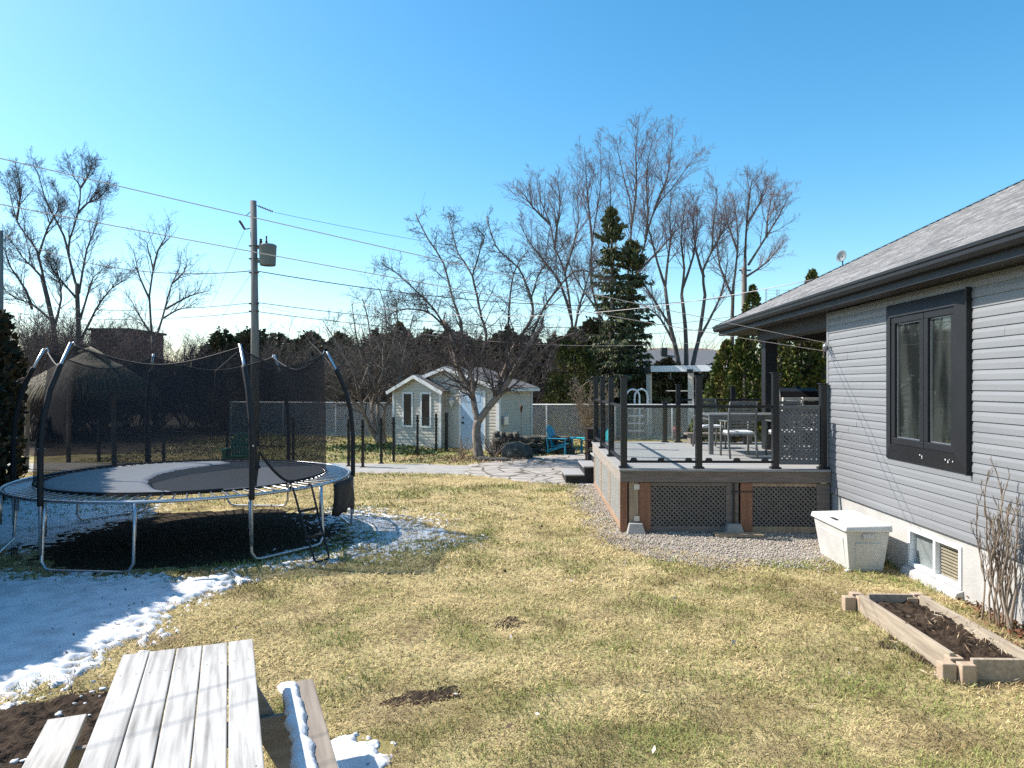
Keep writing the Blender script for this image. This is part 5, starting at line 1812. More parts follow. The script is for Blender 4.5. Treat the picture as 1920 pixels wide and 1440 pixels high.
# pergola beyond the fence
pg = thing("pergola", (6.2, 32.6, 0), "pergola with white slatted roof on two tan posts beyond the fence", "pergola", rz=math.radians(-32))
for x in (0.1, 2.05, 4.0):
    p = MB().box(x - 0.1, x + 0.1, -0.1, 0.1, 0, 2.85).build("post", M["beigewood"], pg, bevel=0.006)
    MB().box(x - 0.14, x + 0.14, -0.14, 0.14, 2.84, 3.0).build("bracket", M["blackmetal"], p)
MB().box(0.22, 4.3, -0.13, -0.07, 2.9, 3.17).build("front_beam", M["white"], pg, bevel=0.006)
MB().box(-0.06, 0.2, -0.14, -0.06, 2.8, 3.15).build("corner_bracket", M["blackmetal"], pg)
b = MB()
for k in range(18):
    b.box(0.2 + 0.235 * k, 0.3 + 0.235 * k, -0.06, 2.8, 2.95, 3.08)
b.build("slats", M["white"], pg)
MB().box(0, 4.2, 2.5, 2.56, 2.0, 2.04).build("rear_rail", M["white"], pg)
# pool ladder
pl_ = thing("pool_ladder", (5.35, 30.8, 0), "white pool ladder with two arched handrails behind the fence", "ladder")
for s, dy in ((-0.28, 0.0), (0.14, 0.3)):
    pts = [V3((5.35 + s - 0.12, 30.8 + dy, 0.0)), V3((5.35 + s - 0.12, 30.8 + dy, 1.7))]
    for a in np.linspace(math.pi, 0, 9):
        pts.append(V3((5.35 + s + 0.17 + 0.29 * math.cos(a), 30.8 + dy, 1.78 + 0.34 * math.sin(a))))
    pts.append(V3((5.35 + s + 0.46, 30.8 + dy, 0.0)))
    MB().tube(pts, 0.04, 8).build("handrail", M["white"], pl_, world=True, smooth=True)
MB().box(5.0, 5.72, 30.7, 31.2, 1.28, 1.4).build("platform", M["white"], pl_, world=True, bevel=0.02)
for z in (0.3, 0.62, 0.95):
    MB().box(5.02, 5.7, 30.62, 30.8, z, z + 0.05).build("step", M["white"], pl_, world=True)
b = MB()
b.lathe((7.0, 30.2, 0.0), [(0.1, 0), (0.16, 0.05), (0.2, 0.42), (0.23, 0.5), (0.19, 0.5), (0.16, 0.4)], 14)
tag(b.build("bucket", M["red"], smooth=True), "small red plastic shape on the ground behind the chain-link fence", "bucket")

# ================================================================ neighbours
nh = thing("neighbour_house", (11, 46, 0), "low neighbouring house whose grey roof shows between the bare trunks", "house")
MB().box(6.5, 17, 46, 54, 0, 3.3).build("wall", M["foundation"], nh, world=True)
b = MB()
b.hexa([(6.0, 45.4, 3.2), (17.5, 45.4, 3.2), (17.5, 54.6, 3.2), (6.0, 54.6, 3.2), (9.4, 49.9, 4.75), (14.1, 49.9, 4.75), (14.1, 50.1, 4.75), (9.4, 50.1, 4.75)])
rf = b.build("roof", M["bin"], nh, world=True)
MB().box(10.2, 10.6, 48.4, 48.8, 4.25, 4.85).build("roof_vent", M["blackmetal"], rf, world=True)
ns = thing("white_shed", (-7.9, 38, 0), "pale storage shed with a white roof behind the chain-link fence", "shed", rz=math.radians(-22))
MB().box(-1.9, 1.9, -1.2, 1.5, 0, 1.75).build("wall", M["resin"], ns)
b = MB()
b.hexa([(-2.05, -1.35, 1.76), (2.05, -1.35, 1.76), (2.05, 1.65, 1.76), (-2.05, 1.65, 1.76), (-1.8, -0.3, 2.12), (1.8, -0.3, 2.12), (1.8, 0.6, 2.12), (-1.8, 0.6, 2.12)])
b.build("roof", M["white"], ns)
bb_ = thing("brick_building", (-35, 63, 0), "dark red brick building far off among the bare trees", "building")
MB().box(-35.6, -32.4, 60, 66, 0, 6.9).build("wall", M["brick"], bb_, world=True)
MB().box(-35.8, -32.2, 59.8, 66.2, 6.9, 7.1).build("roof", M["charcoal"], bb_, world=True)

# thatched shelter behind the trampoline
gz = thing("thatched_shelter", (-12.0, 20.2, -0.1), "thatched garden shelter with shaggy straw roof behind the trampoline", "shelter")
for sx, sy in ((-1.3, -1.0), (1.3, -1.0), (-1.3, 1.0), (1.3, 1.0)):
    MB().tube([(sx, sy, 0), (sx * 0.97, sy * 0.97, 2.6)], 0.07, 8).build("post", M["bark"], gz)
rgn = np.random.default_rng(3)
gz.scale = (0.92, 0.92, 0.97)
b = MB()
b.lathe((0, 0, 0), [(1.75, 2.42), (1.7, 2.5), (0.9, 3.05), (0.12, 3.42), (0.02, 3.45)], 20)
thr = b.build("thatch_roof", M["thatch"], gz)
N = 9000
tt = np.sqrt(rgn.uniform(0.0, 1, N))
aa = rgn.uniform(0, 2 * np.pi, N)
rad = 1.78 * tt
zz = 3.48 - 1.0 * tt ** 1.1 + rgn.uniform(-0.02, 0.04, N)
d_ = np.stack([np.cos(aa) * 0.75, np.sin(aa) * 0.75, -0.66 - 0.5 * tt], -1) + rgn.normal(0, 0.12, (N, 3))
L = rgn.uniform(0.18, 0.5, N)[:, None]
p0 = np.stack([rad * np.cos(aa), rad * np.sin(aa), zz], -1)
sw_ = np.stack([-np.sin(aa), np.cos(aa), np.zeros(N)], -1) * rgn.uniform(0.006, 0.016, N)[:, None]
v = np.stack([p0 - sw_, p0 + sw_, p0 + d_ * L], 1).reshape(-1, 3)
cc = np.array([[0.17, 0.145, 0.105]]) * rgn.uniform(0.25, 1.5, (N, 1))
np_mesh("thatch_fringe", v, np.arange(3 * N).reshape(-1, 3), M["leafcol"], gz, cols=np.repeat(cc, 3, 0))
b = MB()
b.tube([(-0.3, -0.1, 3.42), (0.0, 0, 3.52), (0.5, -0.3, 3.36), (0.9, -0.5, 3.1)], [0.05, 0.09, 0.07, 0.04], 7)
b.build("straw_ridge", M["thatch"], gz, smooth=True)

# ================================================================ utility poles and wires
up = thing("utility_pole", PX(478, 722, 26.6) - V3((0, 0, CAM_H)), "weathered wooden utility pole carrying a grey transformer", "utility pole")
ux, uy = up.location.x, up.location.y
MB().tube([(0, 0, 0), (0, 0, 4.5), (-0.06, 0, 9.2)], [0.165, 0.145, 0.115], 12).build("shaft", M["pole"], up, smooth=True)


def U(px, py, dy=0.0):
    p = PX(px, py, 26.6 + dy)
    return p


m0 = chain(up).inverted()
c = m0 @ U(502, 479)
b = MB()
b.lathe((c.x, c.y, c.z), [(0.27, -0.38), (0.29, -0.34), (0.32, 0.32), (0.33, 0.34), (0.33, 0.37), (0.28, 0.41), (0.05, 0.43)], 20)
tk = b.build("transformer", M["greycan"], up, smooth=True)
b = MB()
b.lathe((c.x - 0.24, c.y - 0.05, c.z + 0.4), [(0.05, 0), (0.065, 0.05), (0.045, 0.07), (0.065, 0.11), (0.045, 0.13), (0.05, 0.2), (0.02, 0.22)], 10)
b.lathe((c.x - 0.02, c.y - 0.08, c.z + 0.42), [(0.035, 0), (0.045, 0.1), (0.025, 0.12), (0.03, 0.28), (0.01, 0.3)], 10)
b.build("bushing", M["rust"], tk)
b = MB()
for z in (0.3, -0.22):
    b.box(c.x - 0.42, c.x - 0.28, c.y - 0.06, c.y + 0.06, c.z + z - 0.05, c.z + z + 0.05)
b.build("mounting_bracket", M["greycan"], tk)
b = MB()
q0, q1 = m0 @ U(452, 417), m0 @ U(459, 430)
b.bar(q0 + V3((-0.06, 0, 0.06)), q1, 0.07, 0.07)
b.tube([q0, q0 + V3((0.02, 0, -0.02)), q1], 0.025, 6)
b.bar(q1, m0 @ U(470, 428), 0.03, 0.03)
b.bar(m0 @ U(461, 405), m0 @ U(472, 395), 0.02, 0.02)
b.build("fuse_cutout", M["rust"], up)
b = MB()
i0, i1 = m0 @ U(481, 385), m0 @ U(512, 397, 0.4)
for k in range(9):
    p = i0.lerp(i1, 0.15 + 0.8 * k / 8)
    b.lathe(p, [(0.02, -0.02), (0.045, 0), (0.02, 0.02)], 8, i1 - i0)
b.tube([i0, i1], 0.012, 5)
b.build("insulator_string", M["rust"], up)
b = MB()
for py in (462, 486, 512, 570, 584):
    q = m0 @ U(478, py)
    b.bar(q + V3((-0.19, -0.1, 0)), q + V3((0.19, -0.1, 0)), 0.04, 0.05)
b.build("pole_band", M["rust"], up)
lp = thing("utility_pole", (PX(1, 722, 34).x - 0.02, 34, 0), "bare wooden utility pole cut by the left edge of the view", "utility pole")
MB().tube([(0, 0, 0), (0, 0, 9.7)], [0.17, 0.13], 10).build("shaft", M["pole"], lp, smooth=True)
rp_ = thing("utility_pole", (PX(1394, 722, 47).x, 47, 0), "distant wooden utility pole between the bare trees above the roof", "utility pole")
MB().tube([(0, 0, 0), (0, 0, 10.1)], [0.17, 0.13], 10).build("shaft", M["pole"], rp_, smooth=True)
MB().bar((-0.3, 0, 9.9), (0.5, 0, 9.9), 0.1, 0.1).build("crossarm", M["pole"], rp_)
far = PX(1394, 512, 47)
GRP = "overhead wires at the utility pole"
wire("overhead_wire", U(514, 398, 0.4), far + V3((0, 0, 0.4)), 0.75, 0.008, M["cable"], "high thin conductor running right from the top of the transformer pole", "wire")
wire("overhead_wire", U(478, 507), PX(1, 438, 34), 0.75, 0.018, M["cable"], "thick black cable from the transformer pole to the pole at the left edge", "wire")
wire("overhead_wire", U(480, 508), PX(1394, 552, 47), 1.0, 0.018, M["cable"], "thick black cable running right below the transformer", "wire")
wire("overhead_wire", U(478, 567), PX(1, 566, 34), 0.35, 0.012, M["cable"], "upper low communication cable to the left of the transformer pole", "wire")
wire("overhead_wire", U(478, 584), PX(1, 583, 34), 0.35, 0.012, M["cable"], "lowest communication cable to the left of the transformer pole", "wire")
wire("overhead_wire", U(480, 567), PX(1394, 590, 47), 0.9, 0.013, M["cable"], "upper low communication cable to the right of the transformer pole", "wire")
wire("overhead_wire", U(480, 584), PX(1394, 606, 47), 0.9, 0.013, M["cable"], "lowest communication cable to the right of the transformer pole", "wire")
wire("service_wire", U(482, 515), (6.4, 14.72, 4.52), 1.15, 0.008, M["cord"], "pale service cable sagging from the transformer pole up to the house roof", "wire")
wire("service_wire", U(482, 572), PX(1340, 640, 30), 0.7, 0.006, M["cord"], "pale thin service cable low behind the fruit tree", "wire")
wire("guy_wire", U(458, 432), PX(395, 575, 30), 0.0, 0.006, M["cable"], "thin guy wire slanting left from the fuse on the transformer pole", "wire")
wire("guy_wire", U(472, 512), PX(405, 610, 30), 0.0, 0.006, M["cable"], "thin guy wire slanting left from below the transformer", "wire")
an = thing("roof_antenna", (PX(1458, 560, 44).x, 44, 0), "television antenna rising behind the house roof", "antenna")
za = PX(0, 566, 44).z
MB().tube([(0, 0, 0), (0, 0, za + 0.75)], 0.02, 6).build("mast", M["galv"], an)
b = MB()
for sx in (-1.0, -0.9, -0.1, 0.12, 0.9):
    b.bar((sx * 0.75, 0, za - 0.1), (sx * 0.75, 0, za + 0.8), 0.03, 0.03)
for z in (0.1, 0.3, 0.5, 0.7):
    b.bar((-0.75, 0, za + z), (0.75, 0, za + z), 0.016, 0.016)
b.build("elements", M["galv"], an)

# ================================================================ trees
BARK = (M["bark"], M["bark"], M["twig"])


def pxpath(pts, Y, dY=0.0):
    n = len(pts)
    return [PX(x, y, Y + dY * (i / max(n - 1, 1)) ** 1.2) for i, (x, y) in enumerate(pts)]


# fruit tree in front of the shed
t = Tree(21, up=0.14, wig=0.34, ang=0.95, shrink=0.62, minr=0.0052)
YA = 22.2
t.limb(pxpath([(898, 866), (897, 850), (895, 835), (893, 810), (896, 788)], YA), 0.165, 0.12, 0)
L1 = [((896, 792), (890, 765), (885, 738), (872, 714), (859, 690), (852, 660), (846, 625), (830, 600)), 0.0974, 0.0554, 0.4]
L2 = [((896, 792), (914, 766), (932, 745), (945, 727), (957, 708), (966, 690), (985, 660), (1003, 628), (1020, 610)), 0.1101, 0.0614, -0.4]
L3 = [((886, 742), (887, 716), (880, 695), (873, 672), (868, 640), (863, 600), (848, 558), (832, 494), (803, 449), (779, 402)), 0.0720, 0.0147, -0.7]
L4 = [((931, 748), (938, 715), (950, 685), (958, 660), (976, 630), (998, 595), (996, 560), (985, 530), (972, 502), (937, 471), (924, 447), (911, 405)), 0.0720, 0.0147, 0.9]
L5 = [((880, 700), (905, 660), (912, 625), (903, 597), (894, 552), (886, 518), (894, 492), (901, 465), (908, 444), (890, 425)), 0.0508, 0.0147, 0.8]
L6 = [((944, 728), (950, 690), (952, 640), (954, 589), (957, 550), (963, 515), (974, 490), (990, 470)), 0.0466, 0.0147, -0.6]
L7 = [((985, 660), (1016, 584), (1043, 545), (1075, 510), (1106, 510), (1130, 530)), 0.0466, 0.0147, -1.0]
L8 = [((852, 660), (827, 600), (805, 570), (787, 552), (745, 513), (716, 494)), 0.0423, 0.0123, -1.0]
L9 = [((846, 625), (810, 590), (780, 580), (745, 582), (715, 600)), 0.0381, 0.0123, -1.2]
L10 = [((957, 708), (985, 690), (1010, 665), (1040, 640), (1075, 625)), 0.0423, 0.0147, -1.4]
L11 = [((886, 518), (870, 490), (858, 473), (848, 436), (840, 405)), 0.0297, 0.0123, 1.3]
L12 = [((996, 560), (1005, 530), (1015, 505), (1040, 480), (1060, 465)), 0.0297, 0.0123, 1.5]
L13 = [((859, 690), (840, 680), (815, 660), (790, 650), (760, 640)), 0.0381, 0.0147, -1.3]
L14 = [((932, 745), (920, 720), (905, 690), (898, 655), (880, 630)), 0.0339, 0.0147, -1.5]
for pts, r0, r1, dy in (L1, L2, L3, L4, L5, L6, L7, L8, L9, L10, L11, L12, L13, L14):
    path, rs = t.limb(pxpath(pts, YA, dy), r0, r1, 0 if r0 > 0.06 else 1)
    ln = sum((b_ - a_).length for a_, b_ in zip(path, path[1:]))
    t.sprout(path, rs, (int(11 + ln * 3.6), 8, 4), 1.15, 2, 0.2)
    # upright water shoots
    for k in range(int(ln * 2)):
        p, d = lerp_path(path, t.rnd.uniform(0.4, 0.99))
        t.grow(p, (V3((0, 0, 1)) + rvec(t.rnd) * 0.18).normalized(), t.rnd.uniform(0.4, 1.0), 0.006, 3, ())
t.build("fruit_tree", (-1.05, 22.2, 0), "gnarled leafless fruit tree forking low in front of the garden shed", "tree", None, (M["bark2"], M["bark"], M["twig"]))

# many stemmed tree left of the shed
t = Tree(22, up=0.16, wig=0.3, ang=0.85, shrink=0.6, minr=0.0055)
YB = 27.8
t.limb(pxpath([(717, 842), (715, 828), (713, 815)], YB), 0.26, 0.2, 0)
stems = [((711, 832), (695, 805), (682, 775), (672, 735), (665, 700), (652, 680), (630, 640), (610, 610)),
         ((713, 830), (701, 790), (697, 760), (705, 735), (698, 710), (687, 692), (672, 650), (665, 610), (660, 570)),
         ((716, 826), (712, 792), (708, 765), (712, 740), (720, 700), (718, 660), (725, 620), (720, 570), (710, 540)),
         ((720, 828), (718, 795), (722, 765), (735, 745), (746, 725), (752, 690), (758, 660), (768, 620), (775, 590)),
         ((700, 810), (680, 770), (655, 745), (628, 728), (600, 720), (575, 700)),
         ((682, 775), (660, 750), (640, 715), (625, 690), (600, 660), (580, 640)),
         ((705, 735), (720, 690), (735, 650), (745, 600), (742, 560)),
         ((672, 735), (690, 690), (695, 650), (690, 600), (680, 560))]
for i, pts in enumerate(stems):
    path, rs = t.limb(pxpath(pts, YB, (-1.2, 0.8, 1.5, -0.8, -1.6, 1.8, -1.2, 0.4)[i]), 0.095 if i < 4 else 0.06, 0.016, 1)
    t.sprout(path, rs, (19, 7, 4), 1.7, 2, 0.22)
t.build("many_stemmed_tree", (-5.1, 27.8, 0), "leafless many stemmed tree behind the pool fence, left of the shed", "tree", None, (M["palebark"], M["palebark"], M["twigbrown"]))


def stem_tree(seed, name, label, Y, trunks, stems, counts, length, group, mats=BARK, up=0.22, ang=0.62, r=(0.085, 0.01), wig=0.2, minr=0.0062, tr=(0.2, 0.13)):
    t = Tree(seed, up=up, wig=wig, ang=ang, shrink=0.55, minr=minr)
    for pts in trunks:
        path, rs = t.limb(pxpath(pts, Y), tr[0], tr[1], 0)
    for i, pts in enumerate(stems):
        dy = t.rnd.uniform(-1, 1) * 2.0
        path, rs = t.limb(pxpath(pts, Y, dy), r[0], r[1], 1)
        t.sprout(path, rs, counts, length, 2, 0.22)
    b0 = pxpath(trunks[0][:1], Y)[0]
    return t.build(name, (b0.x, b0.y, 0), label, "tree", group, mats)


GM = "tall leafless maples beyond the fence"
MAP = (M["bark"], M["bark"], M["twigred"])
stem_tree(41, "bare_maple", "tallest leafless maple rising behind the dark spruces", 42,
          [((1150, 800), (1150, 700), (1148, 640)), ((1150, 720), (1177, 620), (1180, 520))],
          [((1148, 690), (1113, 553), (1108, 510), (1110, 453), (1122, 380), (1127, 330), (1125, 270)),
           ((1110, 453), (1105, 400), (1100, 350), (1098, 300)),
           ((1180, 560), (1177, 520), (1183, 440), (1183, 387), (1173, 347), (1160, 290), (1155, 260)),
           ((1183, 427), (1192, 370), (1193, 320), (1192, 280), (1198, 232)),
           ((1180, 560), (1193, 513), (1210, 453), (1227, 393), (1260, 353), (1293, 307), (1306, 290)),
           ((1227, 393), (1240, 360), (1250, 337), (1257, 290), (1262, 238)),
           ((1210, 453), (1215, 400), (1212, 350), (1215, 300), (1225, 260)),
           ((1180, 600), (1150, 520), (1140, 440), (1145, 370), (1140, 310)),
           ((1148, 690), (1130, 600), (1090, 540), (1065, 490), (1050, 440)),
           ((1193, 513), (1235, 470), (1270, 430), (1300, 400))], (21, 8, 6), 2.5, GM, MAP)
stem_tree(42, "bare_maple", "leafless maple with leaning trunk between fruit tree and spruces", 38,
          [((1078, 790), (1076, 700), (1074, 630))],
          [((1074, 650), (1072, 600), (1059, 510), (1040, 465), (1032, 420), (1014, 378), (1005, 330)),
           ((1072, 600), (1050, 530), (1020, 490), (990, 450), (975, 420)),
           ((1040, 465), (1045, 420), (1050, 380), (1045, 340)),
           ((1059, 510), (1075, 460), (1085, 410), (1080, 360)),
           ((1074, 640), (1085, 580), (1100, 530), (1110, 490)),
           ((1032, 420), (1000, 390), (980, 360))], (20, 8, 5), 2.1, GM, MAP)
stem_tree(43, "bare_maple", "leafless three stemmed maple behind the pergola", 40,
          [((1273, 800), (1274, 690), (1257, 613), (1247, 537)), ((1288, 800), (1287, 690), (1285, 613), (1278, 553)), ((1296, 800), (1298, 690), (1310, 637), (1322, 553))],
          [((1247, 537), (1233, 493), (1222, 450), (1212, 410), (1205, 370)), ((1247, 537), (1252, 490), (1258, 440), (1255, 400), (1262, 360)),
           ((1278, 553), (1283, 503), (1277, 453), (1282, 407), (1285, 380)), ((1280, 540), (1300, 480), (1305, 430), (1310, 395)),
           ((1322, 553), (1318, 507), (1335, 470), (1337, 420), (1345, 370), (1340, 350)), ((1320, 520), (1305, 470), (1300, 420), (1305, 375)),
           ((1310, 637), (1345, 570), (1360, 520), (1365, 470)), ((1257, 613), (1225, 560), (1200, 520), (1190, 490)),
           ((1262, 640), (1240, 600), (1218, 580), (1200, 590)), ((1335, 470), (1352, 440), (1365, 415))], (18, 8, 5), 2.0, GM, MAP, tr=(0.16, 0.09))
stem_tree(44, "bare_maple", "leafless maple farthest right, rising above the house roof", 46,
          [((1373, 800), (1373, 690), (1373, 593), (1375, 537)), ((1397, 800), (1397, 640), (1397, 537), (1397, 480))],
          [((1375, 537), (1383, 470), (1382, 420), (1375, 370)), ((1397, 480), (1400, 420), (1407, 353), (1412, 335)), ((1403, 497), (1437, 443), (1463, 400), (1480, 365)),
           ((1375, 560), (1350, 500), (1345, 460), (1350, 430)), ((1400, 420), (1425, 380), (1440, 345)), ((1397, 520), (1440, 490), (1470, 450)),
           ((1383, 470), (1365, 420), (1360, 380)), ((1437, 443), (1440, 400), (1450, 360))], (19, 8, 5), 2.1, GM, MAP, tr=(0.17, 0.1))

GL = "leafless trees behind the trampoline on the left"
stem_tree(51, "bare_tree", "tall leafless tree with a forked crown above the trampoline", 37,
          [((152, 800), (150, 680), (147, 610), (144, 531))],
          [((144, 540), (129, 479), (130, 455), (132, 445), (146, 400), (151, 352), (140, 335), (134, 318), (128, 300)), ((129, 479), (120, 443), (100, 404), (84, 371), (70, 321), (60, 310)),
           ((148, 550), (153, 520), (163, 467), (177, 433), (185, 400), (190, 370)), ((146, 400), (165, 380), (185, 372), (205, 350)), ((151, 352), (165, 330), (172, 305)),
           ((150, 600), (165, 550), (175, 520), (200, 500)), ((144, 560), (110, 520), (90, 490)), ((151, 640), (180, 580), (210, 540), (245, 520))], (22, 8, 6), 1.55, GL, r=(0.065, 0.009), tr=(0.16, 0.1))
stem_tree(52, "bare_tree", "leafless tree with a leaning trunk nearest the left edge", 36,
          [((108, 800), (106, 690), (100, 610), (79, 520))],
          [((85, 540), (70, 472), (48, 440), (31, 412), (20, 370), (12, 328)), ((72, 480), (85, 440), (96, 414), (110, 390), (105, 350)), ((31, 412), (38, 370), (35, 330)),
           ((60, 580), (48, 543), (21, 503), (10, 472), (0, 450)), ((95, 600), (60, 570), (30, 560), (5, 540)), ((100, 620), (115, 560), (108, 510), (95, 470)), ((79, 520), (60, 500), (40, 480), (15, 440))], (22, 8, 6), 1.55, GL, r=(0.065, 0.009), tr=(0.16, 0.1))
stem_tree(53, "bare_tree", "smaller leafless tree in front of the dark brick building", 40,
          [((292, 800), (290, 690), (286, 630))],
          [((286, 640), (280, 555), (287, 507), (278, 470), (275, 455), (262, 445)), ((290, 640), (304, 598), (314, 560), (323, 531), (333, 510), (340, 491)), ((287, 507), (296, 470), (309, 447), (312, 430)),
           ((280, 560), (262, 520), (255, 490), (250, 465)), ((310, 580), (345, 560), (370, 550), (395, 545)), ((304, 598), (335, 580), (365, 575)), ((286, 630), (260, 590), (245, 560)), ((323, 531), (345, 510), (352, 485))], (13, 5, 3), 1.9, GL, r=(0.065, 0.009), tr=(0.16, 0.1))


# bare shrubs: two built, the rest copies
def shrub(seed, name, label, loc, H, n, spread, mats, counts=(9, 5, 3), cat="shrub", group=None, minr=0.006, r=0.03):
    t = Tree(seed, up=0.3, wig=0.25, ang=0.6, shrink=0.6, minr=minr)
    for k in range(n):
        a = t.rnd.uniform(0, 6.28)
        d = V3((math.cos(a) * spread, math.sin(a) * spread, 1)).normalized()
        p = V3(loc) + V3((math.cos(a), math.sin(a), 0)) * 0.02 * H * t.rnd.random()
        pts = [p]
        for j in range(5):
            d = (d + rvec(t.rnd) * 0.16 + V3((0, 0, 0.05))).normalized()
            pts.append(pts[-1] + d * (H * t.rnd.uniform(0.7, 1.1) / 5))
        path, rs = t.limb(pts, r, r * 0.2, 1)
        t.sprout(path, rs, counts, H * 0.33, 2, 0.12)
    return t.build(name, loc, label, cat, group, mats)


GS = "leafless shrubs in the thicket behind the trampoline"
SH = (M["bark"], M["twig"], M["twig"])
s1 = shrub(61, "bare_shrub", "dense leafless shrub in the thicket behind the trampoline", (-23.5, 34, 0), 6.0, 18, 0.6, SH, counts=(11, 7, 4), group=GS)
s2 = shrub(62, "bare_shrub", "dense leafless shrub in the thicket behind the trampoline", (-18.2, 36, 0), 5.2, 18, 0.65, SH, counts=(11, 7, 4), group=GS)
rr = random.Random(15)
for k, (px, Y, sc_) in enumerate(((25, 31, 0.95), (110, 34, 0.9), (150, 38, 0.95), (185, 33, 0.82), (235, 37, 0.85), (345, 38, 0.8), (375, 35, 0.72), (420, 40, 0.9), (450, 36, 0.75), (70, 39, 1.05), (5, 28, 0.9), (60, 29, 0.85), (125, 30, 0.9), (175, 30, 0.72), (215, 31, 0.8), (255, 33, 0.7), (300, 36, 0.62), (40, 33, 1.15), (95, 32, 1.05), (140, 36, 1.15), (195, 39, 1.05), (400, 33, 0.6), (445, 41, 0.95))):
    copy_tree((s1, s2)[k % 2], loc=(PX(px, 722, Y).x, Y, 0), rz=rr.uniform(0, 6.28), scale=sc_)
GT = "leafless brush before the evergreen row"
s3 = shrub(63, "brush_shrub", "grey brown leafless brush standing before the evergreen row", (-10.5, 34.6, 0), 4.7, 14, 0.6, (M["bark"], M["twigbrown"], M["twigbrown"]), group=GT)
for px, Y, sc_ in ((560, 34.5, 1.0), (615, 35, 1.05), (770, 33.5, 1.0), (830, 34, 0.95), (990, 33, 0.95), (500, 35, 0.95), (590, 33.5, 0.9), (655, 34, 1.0), (700, 34.5, 0.95), (800, 33, 0.9), (880, 34, 1.0), (930, 34.5, 0.95), (1030, 34.5, 0.9)):
    copy_tree(s3, loc=(PX(px, 722, Y).x, Y, 0), rz=rr.uniform(0, 6.28), scale=sc_ * 1.1)
shrub(64, "pale_shrub", "pale leafless shrub against the chain-link fence behind the deck corner", (3.25, 28.6, 0), 2.5, 16, 0.35, (M["twigtan"],) * 3, minr=0.007, r=0.02)
shrub(65, "flower_bed_shrub", "low reddish leafless shrub at the foot of the fruit tree, door side", (-1.55, 22.3, 0), 0.75, 14, 0.8, (M["twigred"], M["twigtan"], M["twigtan"]), counts=(5, 3), minr=0.005, r=0.01)
shrub(66, "flower_bed_shrub", "low reddish leafless shrub at the foot of the fruit tree, boulder side", (-0.55, 22.3, 0), 0.8, 14, 0.8, (M["twigred"], M["twigtan"], M["twig"]), counts=(5, 3), minr=0.005, r=0.01)


# evergreens
def sprays(rgn, P, D, size, asp=0.35):
    """Flat leaf sprays at points P pointing along D."""
    n = len(P)
    r = rgn.normal(0, 1, (n, 3))
    s = np.cross(D, r)
    s /= np.linalg.norm(s, axis=1)[:, None] + 1e-9
    L = (size * rgn.uniform(0.5, 1.4, n))[:, None]
    m = P + D * L * 0.45
    v = np.stack([P, m + s * L * asp, P + D * L, m - s * L * asp], 1).reshape(-1, 3)
    f = (np.arange(n) * 4)[:, None] + np.array([0, 1, 2, 3])
    return v, f


def cedar_mesh(seed, H, rad, n, size, cols, pw=1.7):
    rgn = np.random.default_rng(seed)
    t = rgn.uniform(0.02, 1, n) ** 0.85
    a = rgn.uniform(0, 2 * np.pi, n)
    prof = np.clip(np.minimum((t + 0.05) * 6, 1.0) * (1 - t ** pw) ** 0.75, 0.03, 1)
    lump = (0.72 + 0.56 * fbm(a * 2.2 + seed, t * H * 1.1, seed, 3)) if pw < 3 else (0.4 + 1.2 * fbm(a * 1.6 + seed, t * H * 0.9, seed, 4))
    rr_ = rad * prof * lump * (0.35 + 0.65 * np.sqrt(rgn.uniform(0, 1, n)))
    keep = fbm(a * 3 + 7, t * H * 1.7, seed + 2, 3) > (0.36 if pw < 3 else 0.3)
    t, a, rr_ = t[keep], a[keep], rr_[keep]
    n = len(t)
    P = np.stack([rr_ * np.cos(a), rr_ * np.sin(a), t * H * (0.97 if pw < 3 else 0.78 + 0.3 * fbm(a * 1.3 + seed, t * 0, seed + 9, 3) + 0.1 * fbm(a * 6, rr_ * 3, seed + 4, 2))], -1)
    D = np.stack([np.cos(a) * 0.7, np.sin(a) * 0.7, rgn.uniform(0.2, 1.2, n)], -1) + rgn.normal(0, 0.35, (n, 3))
    D /= np.linalg.norm(D, axis=1)[:, None]
    v, f = sprays(rgn, P, D, size)
    cl = np.array(cols)
    ci = np.clip(((fbm(a * 2, t * H * 1.4, seed + 5, 3) - 0.25) * 1.9 * len(cl) + rgn.normal(0, 0.7, n)).astype(int), 0, len(cl) - 1)
    c = cl[ci] * rgn.uniform(0.65, 1.35, (n, 1))
    return v, f, np.repeat(c, 4, 0)


def cedar(seed, name, loc, H, rad, n, size, cols, label, group=None, cat="tree", pw=1.7):
    root = thing(name, loc, label, cat, group)
    MB().tube([(0, 0, 0), (0.03, 0, H * 0.5), (0, 0, H * 0.92)], [0.11, 0.07, 0.015], 7).build("trunk", M["bark"], root)
    v, f, c = cedar_mesh(seed, H, rad, n, size, cols, pw)
    np_mesh("crown", v, f, M["leafcol"], root, cols=c)
    return root


